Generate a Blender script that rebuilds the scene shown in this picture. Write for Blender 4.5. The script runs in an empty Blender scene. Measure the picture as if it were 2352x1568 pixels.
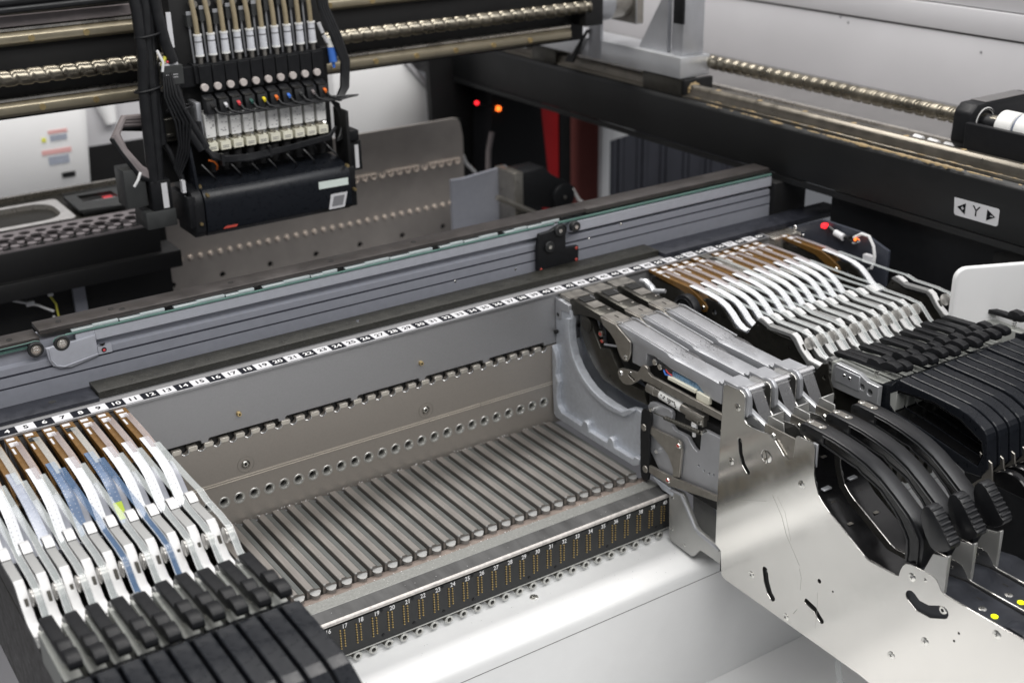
import bpy, bmesh, math, random
from mathutils import Vector, Matrix
random.seed(7)
S = 0.001                                    # everything below is written in millimetres
PI = math.pi
scene = bpy.context.scene
col = scene.collection

# ------------------------------------------------------------------ camera
cd = bpy.data.cameras.new('camera'); cam = bpy.data.objects.new('camera', cd); col.objects.link(cam)
yaw, pitch, roll = 0.5816, 0.4021, -0.0204
fwd = Vector((math.sin(yaw)*math.cos(pitch), math.cos(yaw)*math.cos(pitch), -math.sin(pitch)))
rgt0 = Vector((math.cos(yaw), -math.sin(yaw), 0)); up0 = rgt0.cross(fwd)
rgt = rgt0*math.cos(roll)+up0*math.sin(roll); up = up0*math.cos(roll)-rgt0*math.sin(roll)
cam.matrix_world = Matrix.Translation(Vector((-113.2, -1075.1, 499.7))*S) @ Matrix((rgt, up, -fwd)).transposed().to_4x4()
cd.sensor_width = 36; cd.lens = 36*2924/2352
cd.clip_start = 0.02; cd.clip_end = 60
cd.dof.use_dof = True; cd.dof.focus_distance = 1.16; cd.dof.aperture_fstop = 6.5
scene.camera = cam

# ------------------------------------------------------------------ light
w = bpy.data.worlds.new('World'); scene.world = w; w.use_nodes = True
bg = w.node_tree.nodes['Background']; bg.inputs[0].default_value = (0.90, 0.93, 1.0, 1); bg.inputs[1].default_value = 0.15
def area(name, loc, target, sx, sy, power, color=(1, 1, 1)):
    l = bpy.data.lights.new(name, 'AREA'); l.shape = 'RECTANGLE'; l.size = sx*S; l.size_y = sy*S
    l.energy = power; l.color = color
    o = bpy.data.objects.new(name, l); col.objects.link(o); o.location = Vector(loc)*S
    o.rotation_euler = (Vector(target)-Vector(loc)).to_track_quat('-Z', 'Y').to_euler()
    return o
area('ceiling_lamp', (200, -1500, 1950), (350, -150, 0), 3200, 1100, 64, (1, 0.985, 0.965))
area('ceiling_lamp_rear', (500, 700, 1900), (500, 500, 0), 2000, 600, 42, (1, 0.97, 0.94))
area('ceiling_lamp_side', (1900, -900, 1500), (700, -200, 0), 900, 1200, 12, (0.97, 0.98, 1))
scene.view_settings.view_transform = 'Standard'; scene.view_settings.look = 'None'
scene.view_settings.exposure = 0.0; scene.view_settings.gamma = 1.0
scene.cycles.max_bounces = 8; scene.cycles.transparent_max_bounces = 16

# ------------------------------------------------------------------ materials
MATS = {}
def mat(name, c, rough=0.5, metal=0.0, vary=0.10, scale=60, rvary=0.1, bump=0.0, stretch=None, spec=0.5, emit=None, alpha=1.0, coat=0, speck=None, fine=False):
    if max(c) > .1 and not emit: c = tuple(min(.8, v*1.3) for v in c)
    m = bpy.data.materials.new(name); m.use_nodes = True; nt = m.node_tree; b = nt.nodes['Principled BSDF']
    b.inputs['Roughness'].default_value = rough; b.inputs['Metallic'].default_value = metal
    b.inputs['Specular IOR Level'].default_value = spec; b.inputs['Coat Weight'].default_value = coat
    b.inputs['Base Color'].default_value = (*c, 1)
    if emit: b.inputs['Emission Color'].default_value = (*emit[0], 1); b.inputs['Emission Strength'].default_value = emit[1]
    if alpha < 1: b.inputs['Alpha'].default_value = alpha
    if vary or rvary or bump:
        tc = nt.nodes.new('ShaderNodeTexCoord'); mp = nt.nodes.new('ShaderNodeMapping')
        nt.links.new(tc.outputs['Object'], mp.inputs[0]); mp.inputs['Scale'].default_value = stretch or (1, 1, 1)
        n = nt.nodes.new('ShaderNodeTexNoise'); n.inputs['Scale'].default_value = scale; n.inputs['Detail'].default_value = 6; n.inputs['Roughness'].default_value = 0.62
        nt.links.new(mp.outputs[0], n.inputs['Vector'])
        r = nt.nodes.new('ShaderNodeMapRange'); r.inputs['From Min'].default_value = 0.3; r.inputs['From Max'].default_value = 0.7
        r.inputs['To Min'].default_value = 1-vary; r.inputs['To Max'].default_value = 1+vary; nt.links.new(n.outputs['Fac'], r.inputs['Value'])
        mx = nt.nodes.new('ShaderNodeMix'); mx.data_type = 'RGBA'; mx.blend_type = 'MULTIPLY'; mx.inputs['Factor'].default_value = 1
        mx.inputs['A'].default_value = (*c, 1); nt.links.new(r.outputs[0], mx.inputs['B']); outc = mx.outputs['Result']
        if speck:
            n2 = nt.nodes.new('ShaderNodeTexNoise'); n2.inputs['Scale'].default_value = speck[1]; n2.inputs['Detail'].default_value = 3
            nt.links.new(tc.outputs['Object'], n2.inputs['Vector'])
            r2 = nt.nodes.new('ShaderNodeMapRange'); r2.inputs['From Min'].default_value = speck[2]; r2.inputs['From Max'].default_value = speck[2]+0.1; nt.links.new(n2.outputs['Fac'], r2.inputs['Value'])
            m2 = nt.nodes.new('ShaderNodeMix'); m2.data_type = 'RGBA'; nt.links.new(r2.outputs[0], m2.inputs['Factor'])
            nt.links.new(outc, m2.inputs['A']); m2.inputs['B'].default_value = (*speck[0], 1); outc = m2.outputs['Result']
        nt.links.new(outc, b.inputs['Base Color'])
        rr = nt.nodes.new('ShaderNodeMapRange'); rr.inputs['From Min'].default_value = 0.3; rr.inputs['From Max'].default_value = 0.7
        rr.inputs['To Min'].default_value = max(0.03, rough-rvary); rr.inputs['To Max'].default_value = min(1, rough+rvary)
        nt.links.new(n.outputs['Fac'], rr.inputs['Value']); nt.links.new(rr.outputs[0], b.inputs['Roughness'])
        if bump:
            bp = nt.nodes.new('ShaderNodeBump'); bp.inputs['Strength'].default_value = bump; bp.inputs['Distance'].default_value = 0.0004
            nt.links.new(n.outputs['Fac'], bp.inputs['Height']); nt.links.new(bp.outputs[0], b.inputs['Normal'])
    MATS[name] = m
    return m
mat('wall_grey', (0.31, 0.31, 0.318), 0.42, 0.7, 0.06, 900, 0.05)
mat('wall_warm', (0.335, 0.308, 0.28), 0.46, 0.7, 0.07, 900, 0.05)
mat('emboss', (0.62, 0.58, 0.52), 0.35, 0.8, 0.05)
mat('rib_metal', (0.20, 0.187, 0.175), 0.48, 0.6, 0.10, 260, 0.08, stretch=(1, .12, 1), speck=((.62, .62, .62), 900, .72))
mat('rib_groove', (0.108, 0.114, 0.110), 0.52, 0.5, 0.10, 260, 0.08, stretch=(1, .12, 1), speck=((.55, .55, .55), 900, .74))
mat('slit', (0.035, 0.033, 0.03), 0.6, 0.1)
mat('chip_metal', (0.24, 0.24, 0.235), 0.5, 0.6, 0.08)
mat('ledge_strip', (0.22, 0.223, 0.212), 0.5, 0.55, 0.16, 400, 0.1, speck=((.7, .7, .68), 700, .66))
mat('brushed', (0.085, 0.085, 0.085), 0.55, 0.3, 0.45, 60, 0.1, stretch=(1, .25, 1))
mat('worn_edge', (0.44, 0.42, 0.40), 0.5, 0.5, 0.25, 250, 0.1)
mat('board_black', (0.010, 0.011, 0.0115), 0.42, 0, 0.1, 300)
mat('gold', (0.42, 0.31, 0.13), 0.35, 0.9, 0.2, 800)
mat('white_print', (0.85, 0.85, 0.85), 0.5, 0, 0)
mat('label_white', (0.50, 0.50, 0.515), 0.35, 0, 0.02, 50)
mat('label_black', (0.008, 0.009, 0.014), 0.6, 0, 0.05, 50, spec=0.15)
mat('ink', (0.008, 0.008, 0.010), 0.7, 0, 0, spec=0.1)
mat('white_paint', (0.61, 0.615, 0.62), 0.6, 0, 0.015, 30, 0.03, speck=((.2, .2, .2), 420, .79), spec=0.3)
mat('seam', (0.12, 0.12, 0.12), 0.7, 0, 0)
mat('white_panel', (0.78, 0.79, 0.80), 0.45, 0, 0.02, 8)
mat('bushing', (0.46, 0.46, 0.44), 0.34, 0.8, 0.1, 500)
mat('hole_dark', (0.006, 0.006, 0.006), 0.7, 0, 0)
mat('chrome', (0.78, 0.78, 0.77), 0.16, 1.0, 0.05)
mat('screw_steel', (0.62, 0.61, 0.58), 0.26, 1.0, 0.08)
mat('brass', (0.52, 0.40, 0.20), 0.34, 0.9, 0.1)
mat('stainless', (0.56, 0.55, 0.525), 0.15, 0.95, 0.03, 30, 0.05)
mat('stainless_tab', (0.33, 0.33, 0.32), 0.42, 0.6, 0.06, 40, 0.05)
mat('cast_alu', (0.40, 0.42, 0.455), 0.50, 0.45, 0.09, 220, 0.06, bump=0.3, speck=((.62, .64, .68), 900, .7))
mat('alu', (0.34, 0.347, 0.365), 0.42, 0.55, 0.05, 60, 0.05)
mat('alu_bright', (0.50, 0.51, 0.525), 0.36, 0.7, 0.04, 40, 0.04)
mat('anod_grey', (0.215, 0.223, 0.255), 0.40, 0.15, 0.05, 120, 0.05)
mat('anod_light', (0.30, 0.31, 0.345), 0.42, 0.15, 0.05, 120, 0.05)
mat('tab_grey', (0.40, 0.44, 0.45), 0.4, 0.3, 0.05)
mat('groove', (0.03, 0.032, 0.045), 0.6, 0.2, 0)
mat('bronze_bar', (0.014, 0.0135, 0.010), 0.5, 0.0, 0.18, 90, 0.12, speck=((.22, .22, .20), 1500, .64))
mat('dark_bar', (0.020, 0.022, 0.030), 0.42, 0.3, 0.2, 90, 0.1, speck=((.3, .3, .32), 1300, .68))
mat('guide_black', (0.060, 0.054, 0.052), 0.38, 0.4, 0.15, 40, 0.1)
mat('belt_green', (0.065, 0.125, 0.11), 0.55, 0, 0.1)
mat('pulley_black', (0.018, 0.019, 0.02), 0.38, 0, 0.1)
mat('plastic_black', (0.010, 0.0105, 0.012), 0.46, 0, 0.15, 200, 0.06, spec=0.28)
mat('plastic_handle', (0.010, 0.0105, 0.012), 0.34, 0, 0.12, 400, 0.05)
mat('plastic_body', (0.010, 0.0115, 0.015), 0.30, 0, 0.12, 150, 0.06, spec=0.3)
mat('plastic_gloss', (0.006, 0.006, 0.0065), 0.15, 0, 0.1, 30, 0.08)
mat('plastic_deck', (0.018, 0.020, 0.026), 0.45, 0, 0.3, 60, 0.1, spec=0.35)
mat('beam_black', (0.0075, 0.008, 0.0085), 0.45, 0, 0.1, 20, 0.06)
mat('beam_top', (0.15, 0.145, 0.145), 0.40, 0.35, 0.15, 40, 0.08)
mat('steel_dark', (0.075, 0.072, 0.063), 0.36, 0.8, 0.15, 120, 0.1)
mat('steel_mid', (0.28, 0.265, 0.24), 0.36, 0.85, 0.12, 120, 0.1)
mat('rail_gold', (0.34, 0.30, 0.22), 0.34, 0.75, 0.1, 40, 0.06)
mat('rail_steel', (0.55, 0.52, 0.47), 0.28, 0.9, 0.2, 40, 0.1)
mat('grease', (0.30, 0.22, 0.115), 0.45, 0, 0.25, 150, 0.15)
mat('brown_plate', (0.125, 0.064, 0.015), 0.42, 0.2, 0.10, 150, 0.08)
mat('tape_white', (0.57, 0.58, 0.60), 0.55, 0, 0.03, 200)
mat('tape_blue', (0.10, 0.145, 0.23), 0.35, 0, 0.15, 200)
mat('tape_clear', (0.36, 0.39, 0.46), 0.25, 0, 0.1, 200, alpha=0.75)
mat('film', (0.58, 0.615, 0.70), 0.12, 0, 0.1, 300, alpha=0.26)
mat('film_thin', (0.5, 0.5, 0.52), 0.08, 0, 0.1, 300, alpha=0.10)
mat('film_rim', (0.62, 0.64, 0.70), 0.2, 0, 0.1, 300, alpha=0.5)
mat('film_blue', (0.12, 0.19, 0.31), 0.12, 0, 0.1, 300, alpha=0.38)
mat('film_warm', (0.42, 0.38, 0.385), 0.14, 0, 0.08, 300, alpha=0.36)
mat('film_grey', (0.28, 0.275, 0.28), 0.25, 0, 0.15, 60, 0.05, alpha=0.13, spec=0.25)
mat('tag_green', (0.33, 0.42, 0.03), 0.5, 0, 0.05)
mat('link_metal', (0.21, 0.212, 0.21), 0.46, 0.35, 0.03, 60, 0.03)
mat('guide_pale', (0.24, 0.25, 0.28), 0.4, 0.1, 0.05)
mat('link_white', (0.52, 0.52, 0.52), 0.42, 0.1, 0.03)
mat('mount_grey', (0.34, 0.35, 0.33), 0.5, 0.3, 0.05)
mat('rear_plate', (0.30, 0.275, 0.255), 0.45, 0.2, 0.08, 30, 0.06)
mat('rear_peg', (0.62, 0.53, 0.46), 0.4, 0.0, 0.05)
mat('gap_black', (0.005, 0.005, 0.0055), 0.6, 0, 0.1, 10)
mat('cable_black', (0.010, 0.0105, 0.012), 0.42, 0, 0.15, 100)
mat('cable_grey', (0.16, 0.14, 0.14), 0.5, 0, 0.1, 100)
mat('tray_steel', (0.52, 0.51, 0.50), 0.34, 0.45, 0.05)
mat('tray_bowl', (0.34, 0.32, 0.29), 0.3, 0.5, 0.05)
mat('station_grey', (0.15, 0.135, 0.14), 0.5, 0.1, 0.08)
mat('partition_blue', (0.045, 0.051, 0.068), 0.45, 0.1, 0.08)
mat('rail_dull', (0.17, 0.155, 0.13), 0.34, 0.8, 0.25, 40, 0.1)
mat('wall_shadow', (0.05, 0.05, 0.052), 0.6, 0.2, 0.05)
mat('box_grey', (0.040, 0.042, 0.042), 0.5, 0, 0.06)
mat('valve_white', (0.62, 0.62, 0.60), 0.5, 0, 0.06, 80)
mat('valve_cream', (0.62, 0.60, 0.50), 0.5, 0, 0.06, 80)
mat('tube_olive', (0.24, 0.20, 0.13), 0.4, 0, 0.1, 80)
mat('filter_clear', (0.50, 0.51, 0.54), 0.3, 0, 0.1, 80)
mat('scuff', (0.36, 0.352, 0.335), 0.4, 0.85, 0)
mat('roller_steel', (0.42, 0.41, 0.39), 0.3, 0.6, 0.05)
mat('print_grey', (0.16, 0.16, 0.17), 0.6, 0, 0)
mat('knob_grey', (0.42, 0.38, 0.36), 0.5, 0, 0.06)
mat('ring_grey', (0.10, 0.12, 0.17), 0.4, 0, 0.05)
mat('blue_plastic', (0.05, 0.15, 0.50), 0.4, 0, 0.05)
mat('orange_plastic', (0.70, 0.14, 0.02), 0.45, 0, 0.05)
mat('yellow_plastic', (0.65, 0.50, 0.02), 0.45, 0, 0.05)
mat('red_plastic', (0.5, 0.05, 0.06), 0.45, 0, 0.05)
mat('green_plastic', (0.03, 0.10, 0.08), 0.45, 0, 0.05)
mat('red_lamp', (0.5, 0.01, 0.01), 0.4, 0, 0, emit=((1, 0.02, 0.03), 2.4))
mat('orange_lamp', (0.6, 0.1, 0.01), 0.4, 0, 0, emit=((1, 0.16, 0.02), 3))
mat('lime_lamp', (0.7, 0.8, 0.0), 0.4, 0, 0, emit=((0.95, 1.0, 0.0), 1.3))
mat('red_lit_sheet', (0.28, 0.008, 0.010), 0.5, 0, 0.15, 6, emit=((1, 0.01, 0.015), 0.04))  # red light falling on the sheet, put into its colour and a faint glow
mat('red_lit_dim', (0.24, 0.075, 0.065), 0.5, 0, 0.15, 6)  # weaker red light on the pane, put into its base colour
mat('side_wall', (0.52, 0.515, 0.53), 0.45, 0.15, 0.05, 3)
mat('room_wall', (0.16, 0.16, 0.17), 0.7, 0, 0.1, 2)
mat('curtain', (0.05, 0.052, 0.065), 0.6, 0, 0.2, 12)
mat('sticker_red', (0.78, 0.35, 0.34), 0.5, 0, 0)
mat('sticker_yellow', (0.75, 0.68, 0.08), 0.5, 0, 0)
mat('sticker_green', (0.55, 0.64, 0.58), 0.5, 0, 0.03)
mat('wire_white', (0.72, 0.71, 0.66), 0.45, 0, 0.05)
mat('wire_yellow', (0.45, 0.42, 0.06), 0.45, 0, 0.05)
mat('board_blue', (0.12, 0.22, 0.34), 0.3, 0, 0.4, 400)
mat('paint_red', (0.42, 0.06, 0.045), 0.45, 0, 0.1)
mat('dust', (0.72, 0.72, 0.70), 0.6, 0, 0.2, 300)

mat('chrome_grease', (0.22, 0.20, 0.16), 0.30, 0.95, 0.4, 14, 0.12)
mat('maroon_trough', (0.20, 0.165, 0.145), 0.5, 0.4, 0.15, 60)
# ------------------------------------------------------------------ builders
ORG = {}
def thing(name, label, cat, loc, group=None):
    o = bpy.data.objects.new(name, None); col.objects.link(o); o.location = Vector(loc)*S
    o.empty_display_size = .01
    o['label'] = label; o['category'] = cat
    if group: o['group'] = group
    ORG[o.name] = Vector(loc); return o
def org(parent):
    while parent is not None and parent.parent: parent = parent.parent
    return ORG.get(parent.name, Vector((0, 0, 0))) if parent else Vector((0, 0, 0))
def link(name, me, parent=None, kind=None):
    o = bpy.data.objects.new(name, me); col.objects.link(o)
    if parent: o.parent = parent
    if kind: o['kind'] = kind
    return o
class MB:
    def __init__(s): s.v = []; s.f = []; s.mi = []
    def add(s, vs, fs, m=0):
        n = len(s.v); s.v += [Vector(p) for p in vs]; s.f += [[i+n for i in f] for f in fs]; s.mi += [m]*len(fs); return s
    def box(s, x0, x1, y0, y1, z0, z1, m=0):
        return s.add([(x0, y0, z0), (x1, y0, z0), (x1, y1, z0), (x0, y1, z0), (x0, y0, z1), (x1, y0, z1), (x1, y1, z1), (x0, y1, z1)],
                     [(0, 3, 2, 1), (4, 5, 6, 7), (0, 1, 5, 4), (1, 2, 6, 5), (2, 3, 7, 6), (3, 0, 4, 7)], m)
    def prism(s, poly, ax, a, b, m=0):
        f = {'x': lambda u, v, w: (w, u, v), 'y': lambda u, v, w: (u, w, v), 'z': lambda u, v, w: (u, v, w)}[ax]
        n = len(poly); vs = [f(u, v, a) for u, v in poly]+[f(u, v, b) for u, v in poly]
        return s.add(vs, [list(range(n))[::-1], list(range(n, 2*n))]+[(i, (i+1) % n, n+(i+1) % n, n+i) for i in range(n)], m)
    def rod(s, p0, p1, r, seg=12, r1=None, m=0):
        p0 = Vector(p0); p1 = Vector(p1); r1 = r if r1 is None else r1; d = (p1-p0).normalized()
        a = d.orthogonal().normalized(); b = d.cross(a); vs = []
        for p, q in ((p0, r), (p1, r1)): vs += [p+(a*math.cos(t)+b*math.sin(t))*q for t in (2*PI*i/seg for i in range(seg))]
        return s.add(vs, [list(range(seg))[::-1], list(range(seg, 2*seg))]+[(i, (i+1) % seg, seg+(i+1) % seg, seg+i) for i in range(seg)], m)
    def ring(s, c, ax, ro, ri, a, b, seg=16, m=0):
        f = {'x': lambda u, v, w: (c[0]+w, c[1]+u, c[2]+v), 'y': lambda u, v, w: (c[0]+u, c[1]+w, c[2]+v), 'z': lambda u, v, w: (c[0]+u, c[1]+v, c[2]+w)}[ax]
        vs = []
        for r, w in ((ro, a), (ro, b), (ri, b), (ri, a)): vs += [f(r*math.cos(t), r*math.sin(t), w) for t in (2*PI*i/seg for i in range(seg))]
        fs = []
        for k in range(4): fs += [(k*seg+i, k*seg+(i+1) % seg, ((k+1) % 4)*seg+(i+1) % seg, ((k+1) % 4)*seg+i) for i in range(seg)]
        return s.add(vs, fs, m)
    def tube(s, pts, r, seg=8, m=0, closed=False):
        pts = [Vector(p) for p in pts]; vs = []; fs = []; n = len(pts); a = None
        for i, p in enumerate(pts):
            d = (pts[min(i+1, n-1)]-pts[max(i-1, 0)]).normalized()
            a = d.orthogonal().normalized() if a is None else (a-d*a.dot(d)).normalized()
            b = d.cross(a); rr = r[i] if isinstance(r, (list, tuple)) else r
            vs += [p+(a*math.cos(t)+b*math.sin(t))*rr for t in (2*PI*k/seg for k in range(seg))]
        for i in range(n-1): fs += [(i*seg+k, i*seg+(k+1) % seg, (i+1)*seg+(k+1) % seg, (i+1)*seg+k) for k in range(seg)]
        fs += [list(range(seg))[::-1], list(range((n-1)*seg, n*seg))]
        return s.add(vs, fs, m)
    def ribbon(s, path, x0, x1, t, m=0):        # path in (y, z), a strip of thickness t across x0..x1
        P = [Vector((0, y, z)) for y, z in path]; n = len(P); vs = []; fs = []
        for i, p in enumerate(P):
            d = (P[min(i+1, n-1)]-P[max(i-1, 0)]).normalized(); nn = Vector((0, d.z, -d.y))
            if nn.z < 0: nn = -nn
            vs += [(x0, p.y, p.z), (x1, p.y, p.z), (x1, p.y+nn.y*t, p.z+nn.z*t), (x0, p.y+nn.y*t, p.z+nn.z*t)]
        for i in range(n-1): fs += [(i*4+k, i*4+(k+1) % 4, i*4+4+(k+1) % 4, i*4+4+k) for k in range(4)]
        fs += [(3, 2, 1, 0), tuple(range(n*4-4, n*4))]
        return s.add(vs, fs, m)
    def mesh(s, name, mats, o=Vector((0, 0, 0)), bevel=0, seg=2, smooth=True, ang=38):
        me = bpy.data.meshes.new(name); bm = bmesh.new(); vs = [bm.verts.new((p-o)*S) for p in s.v]
        for f, mi in zip(s.f, s.mi):
            try: q = bm.faces.new([vs[i] for i in f]); q.material_index = mi
            except ValueError: pass
        bmesh.ops.recalc_face_normals(bm, faces=bm.faces)
        if bevel:
            es = [e for e in bm.edges if len(e.link_faces) == 2 and e.calc_face_angle(0) > math.radians(30)]
            bmesh.ops.bevel(bm, geom=es, offset=bevel*S, segments=seg, affect='EDGES', profile=0.5, clamp_overlap=True)
        if smooth:
            for f in bm.faces: f.smooth = True
            for e in bm.edges:
                if len(e.link_faces) != 2 or e.calc_face_angle(0) > math.radians(ang): e.smooth = False
        bm.to_mesh(me); bm.free()
        for k in ([mats] if isinstance(mats, str) else mats): me.materials.append(MATS[k])
        return me
    def build(s, name, mats, parent=None, bevel=0, seg=2, kind=None, smooth=True, ang=38):
        return link(name, s.mesh(name, mats, org(parent), bevel, seg, smooth, ang), parent, kind)
def curve_mesh(name, loops, thick, bevel):
    cu = bpy.data.curves.new(name, 'CURVE'); cu.dimensions = '2D'; cu.fill_mode = 'BOTH'
    cu.extrude = max(thick/2-bevel, 0.01)*S; cu.bevel_depth = bevel*S; cu.bevel_resolution = 1; cu.offset = -bevel*S
    for lp in loops:
        sp = cu.splines.new('POLY'); sp.points.add(len(lp)-1); sp.use_cyclic_u = True
        for p, q in zip(sp.points, lp): p.co = (q[0]*S, q[1]*S, 0, 1)
    ob = bpy.data.objects.new(name, cu); col.objects.link(ob)
    me = bpy.data.meshes.new_from_object(ob.evaluated_get(bpy.context.evaluated_depsgraph_get()))
    bpy.data.objects.remove(ob); bpy.data.curves.remove(cu); me.name = name
    return me
def plate(name, outer, holes, ax, a, b, m, parent, bevel=0.4, smooth=False):
    """flat plate with real holes; outline in the plane across axis ax, from a to b along it"""
    me = curve_mesh(name, [outer]+holes, abs(b-a), bevel); mid = (a+b)/2*S; o = org(parent)*S
    for v in me.vertices:
        u, q, ww = v.co
        v.co = {'x': Vector((mid+ww, u, q)), 'y': Vector((u, mid-ww, q)), 'z': Vector((u, q, mid+ww))}[ax]-o
    me.materials.append(MATS[m])
    for p in me.polygons: p.use_smooth = False
    me.update()
    return link(name, me, parent)
def circ(c, r, n=14): return [(c[0]+r*math.cos(2*PI*i/n), c[1]+r*math.sin(2*PI*i/n)) for i in range(n)]
def capsule(pts, r, n=5):
    L = []; R_ = []; P = [Vector(p) for p in pts]
    for i, p in enumerate(P):
        d = (P[min(i+1, len(P)-1)]-P[max(i-1, 0)]).normalized(); nn = Vector((-d.y, d.x)); L.append(p+nn*r); R_.append(p-nn*r)
    def cap(c, d0): return [c+Vector((math.cos(d0+t), math.sin(d0+t)))*r for t in (PI/2-PI*i/(n+1) for i in range(1, n+1))]
    d1 = P[-1]-P[-2]; d0 = P[0]-P[1]
    return [tuple(q) for q in L+cap(P[-1], math.atan2(d1.y, d1.x))+R_[::-1]+cap(P[0], math.atan2(d0.y, d0.x))]
TXT = {}
def text_mesh(body, size, bold=0.0):
    k = (body, size, bold)
    if k not in TXT:
        cu = bpy.data.curves.new('t', 'FONT'); cu.body = body; cu.size = size*S; cu.align_x = 'CENTER'; cu.align_y = 'CENTER'; cu.offset = bold*S; cu.resolution_u = 3
        ob = bpy.data.objects.new('t', cu); col.objects.link(ob)
        me = bpy.data.meshes.new_from_object(ob.evaluated_get(bpy.context.evaluated_depsgraph_get()))
        bpy.data.objects.remove(ob); bpy.data.curves.remove(cu); TXT[k] = me
    return TXT[k].copy()
def text(body, size, loc, rot, m, parent, bold=0.0, name='number_print', sx=1.0):
    me = text_mesh(body, size, bold); me.materials.clear(); me.materials.append(MATS[m])
    M = Matrix.Translation((Vector(loc)-org(parent))*S) @ rot.to_4x4() @ Matrix.Diagonal((sx, 1, 1, 1)); me.transform(M); me.name = name
    return link(name, me, parent)
RX90 = Matrix.Rotation(PI/2, 3, 'X')                    # reads on a face that looks along -y
FACE = {'-y': Matrix.Rotation(PI/2, 3, 'X'), '+z': Matrix.Identity(3), '-x': Matrix.Rotation(-PI/2, 3, 'Z') @ Matrix.Rotation(PI/2, 3, 'X')}
SCR = {}
def screw(parent, loc, face, r=2.4, style='cross', m='screw_steel', h=1.0, turn=0.4, name='screw'):
    k = (r, style, m, h)
    if k not in SCR:
        b = MB(); b.rod((0, 0, -.6), (0, 0, h*.45), r, 18); b.rod((0, 0, h*.45), (0, 0, h), r, 18, r*.78)
        t = h+.04
        if style == 'cross': b.box(-r*.45, r*.45, -r*.09, r*.09, h*.5, t, 1); b.box(-r*.09, r*.09, -r*.45, r*.45, h*.5, t+.01, 1)
        elif style == 'slot': b.box(-r*.9, r*.9, -r*.07, r*.07, h*.5, t, 1)
        elif style == 'hex': b.rod((0, 0, h*.5), (0, 0, t), r*.45, 6, m=1)
        SCR[k] = b.mesh('screw', [m, 'hole_dark'])
    o = link(name, SCR[k], parent); o.location = (Vector(loc)-org(parent))*S
    o.rotation_euler = (FACE[face] @ Matrix.Rotation(turn, 3, 'Z')).to_euler()
    return o
def copy_thing(root, loc, label):
    r = root.copy(); col.objects.link(r); r.location = Vector(loc)*S; r['label'] = label; ORG[r.name] = Vector(loc)
    for c in list(root.children):
        d = c.copy(); col.objects.link(d); d.parent = r
        for g in list(c.children):
            e = g.copy(); col.objects.link(e); e.parent = d
    return r
# ------------------------------------------------------------------ the feeder bay (back wall, ribbed floor, front ledge)
bay = thing('feeder_bay', 'long grey metal bay with perforated back wall and ribbed floor between the feeder rows', 'feeder bay', (400, -100, -165))
XL, XR = 60, 975
wins = [(560-80*k, 633-80*k) for k in range(6)]
up = [(XL, -2.5), (XL, -61)]
for a, b in wins[::-1]: up += [(a, -61), (a, -58.4), (a+1.6, -57.0), (b-1.6, -57.0), (b, -58.4), (b, -61)]
up += [(XR, -61), (XR, -2.5)]
plate('upper_wall', up, [], 'y', -5, 1, 'wall_grey', bay, 0.3)
lo = [(XL, -160), (XL, -62.6)]
for n in range(9, 40):
    cx = 16*(n+.5)
    lo += [(cx-5.4, -62.6), (cx-4.2, -64.5)]+[(cx-3.9*math.cos(t), -64.5-4.2*math.sin(t)) for t in (.45, 1.0, 1.57, 2.14, 2.7)]+[(cx+4.2, -64.5), (cx+5.4, -62.6)]
lo += [(XR, -62.6), (XR, -160)]
plate('lower_wall', lo, [circ((16*(n+.5), -130.8), 4.5, 18) for n in range(9, 40)]+[circ((274.2, -96.3), 4.2), circ((478.9, -96.3), 4.2)], 'y', -5, 1.5, 'wall_warm', bay, 0.3)
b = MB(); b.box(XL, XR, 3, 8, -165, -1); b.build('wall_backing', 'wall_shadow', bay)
b = MB(); b.box(XL, 648, -5.4, -4.9, -108.3, -107.5); b.box(XL, 648, -5.5, -4.9, -110.8, -110.0); b.build('embossed_line', 'emboss', bay)
pm = MB(); pm.rod((0, 0, 0), (0, -8.2, 0), 3.6, 14, 3.6); pm.rod((0, -8.2, 0), (0, -8.9, 0), 3.6, 14, 3.0)
pegm = pm.mesh('locating_peg', 'steel_mid'); rm = MB(); N = 20; rs = ((6.2, -5.0), (5.9, -5.25), (4.6, -5.25), (3.5, -3.4), (3.3, 2.5))
rm.add([(r*math.cos(2*PI*i/N), y, r*math.sin(2*PI*i/N)) for r, y in rs for i in range(N)], [(k*N+i, k*N+(i+1) % N, (k+1)*N+(i+1) % N, (k+1)*N+i) for k in range(4) for i in range(N)])
ringm = rm.mesh('hole_bushing', 'bushing')
tm_ = MB(); tm_.prism([(-5.0, -63.4), (-4.2, -61.2), (4.2, -61.2), (5.0, -63.4)], 'y', -5.5, 1.6); tm_.prism([(-3.6, -66), (-4.6, -62.8), (4.6, -62.8), (3.6, -66)], 'y', -5.35, -4.9); toothm = tm_.mesh('tooth', 'emboss', bevel=.35, seg=1)  # pale prisms: the light on the tooth tops is put into their colour
lipm = MB()
arc = [(-.25+(PI+.5)*i/9) for i in range(10)]
lipm.tube([(-3.9*math.cos(t), 0, -4.2*math.sin(t)) for t in arc], 0.75, 6); lipm = lipm.mesh('notch_lip', 'chrome')
for n in range(9, 40):
    o = link('notch_lip', lipm, bay); o.location = (Vector((16*(n+.5), -4.6, -64.5))-org(bay))*S
    o = link('tooth', toothm, bay); o.location = (Vector((16*n, 0, 0))-org(bay))*S
    o = link('hole_bushing', ringm, bay); o.location = (Vector((16*(n+.5), 0, -130.8))-org(bay))*S
wm = MB(); wm.ring((0, 0, 0), 'y', 8.8, 8.3, -5.25, -4.9, 28); wm.ring((0, 0, 0), 'y', 5.0, 4.2, -5.3, 0, 24); wm = wm.mesh('washer', 'steel_mid')
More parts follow.
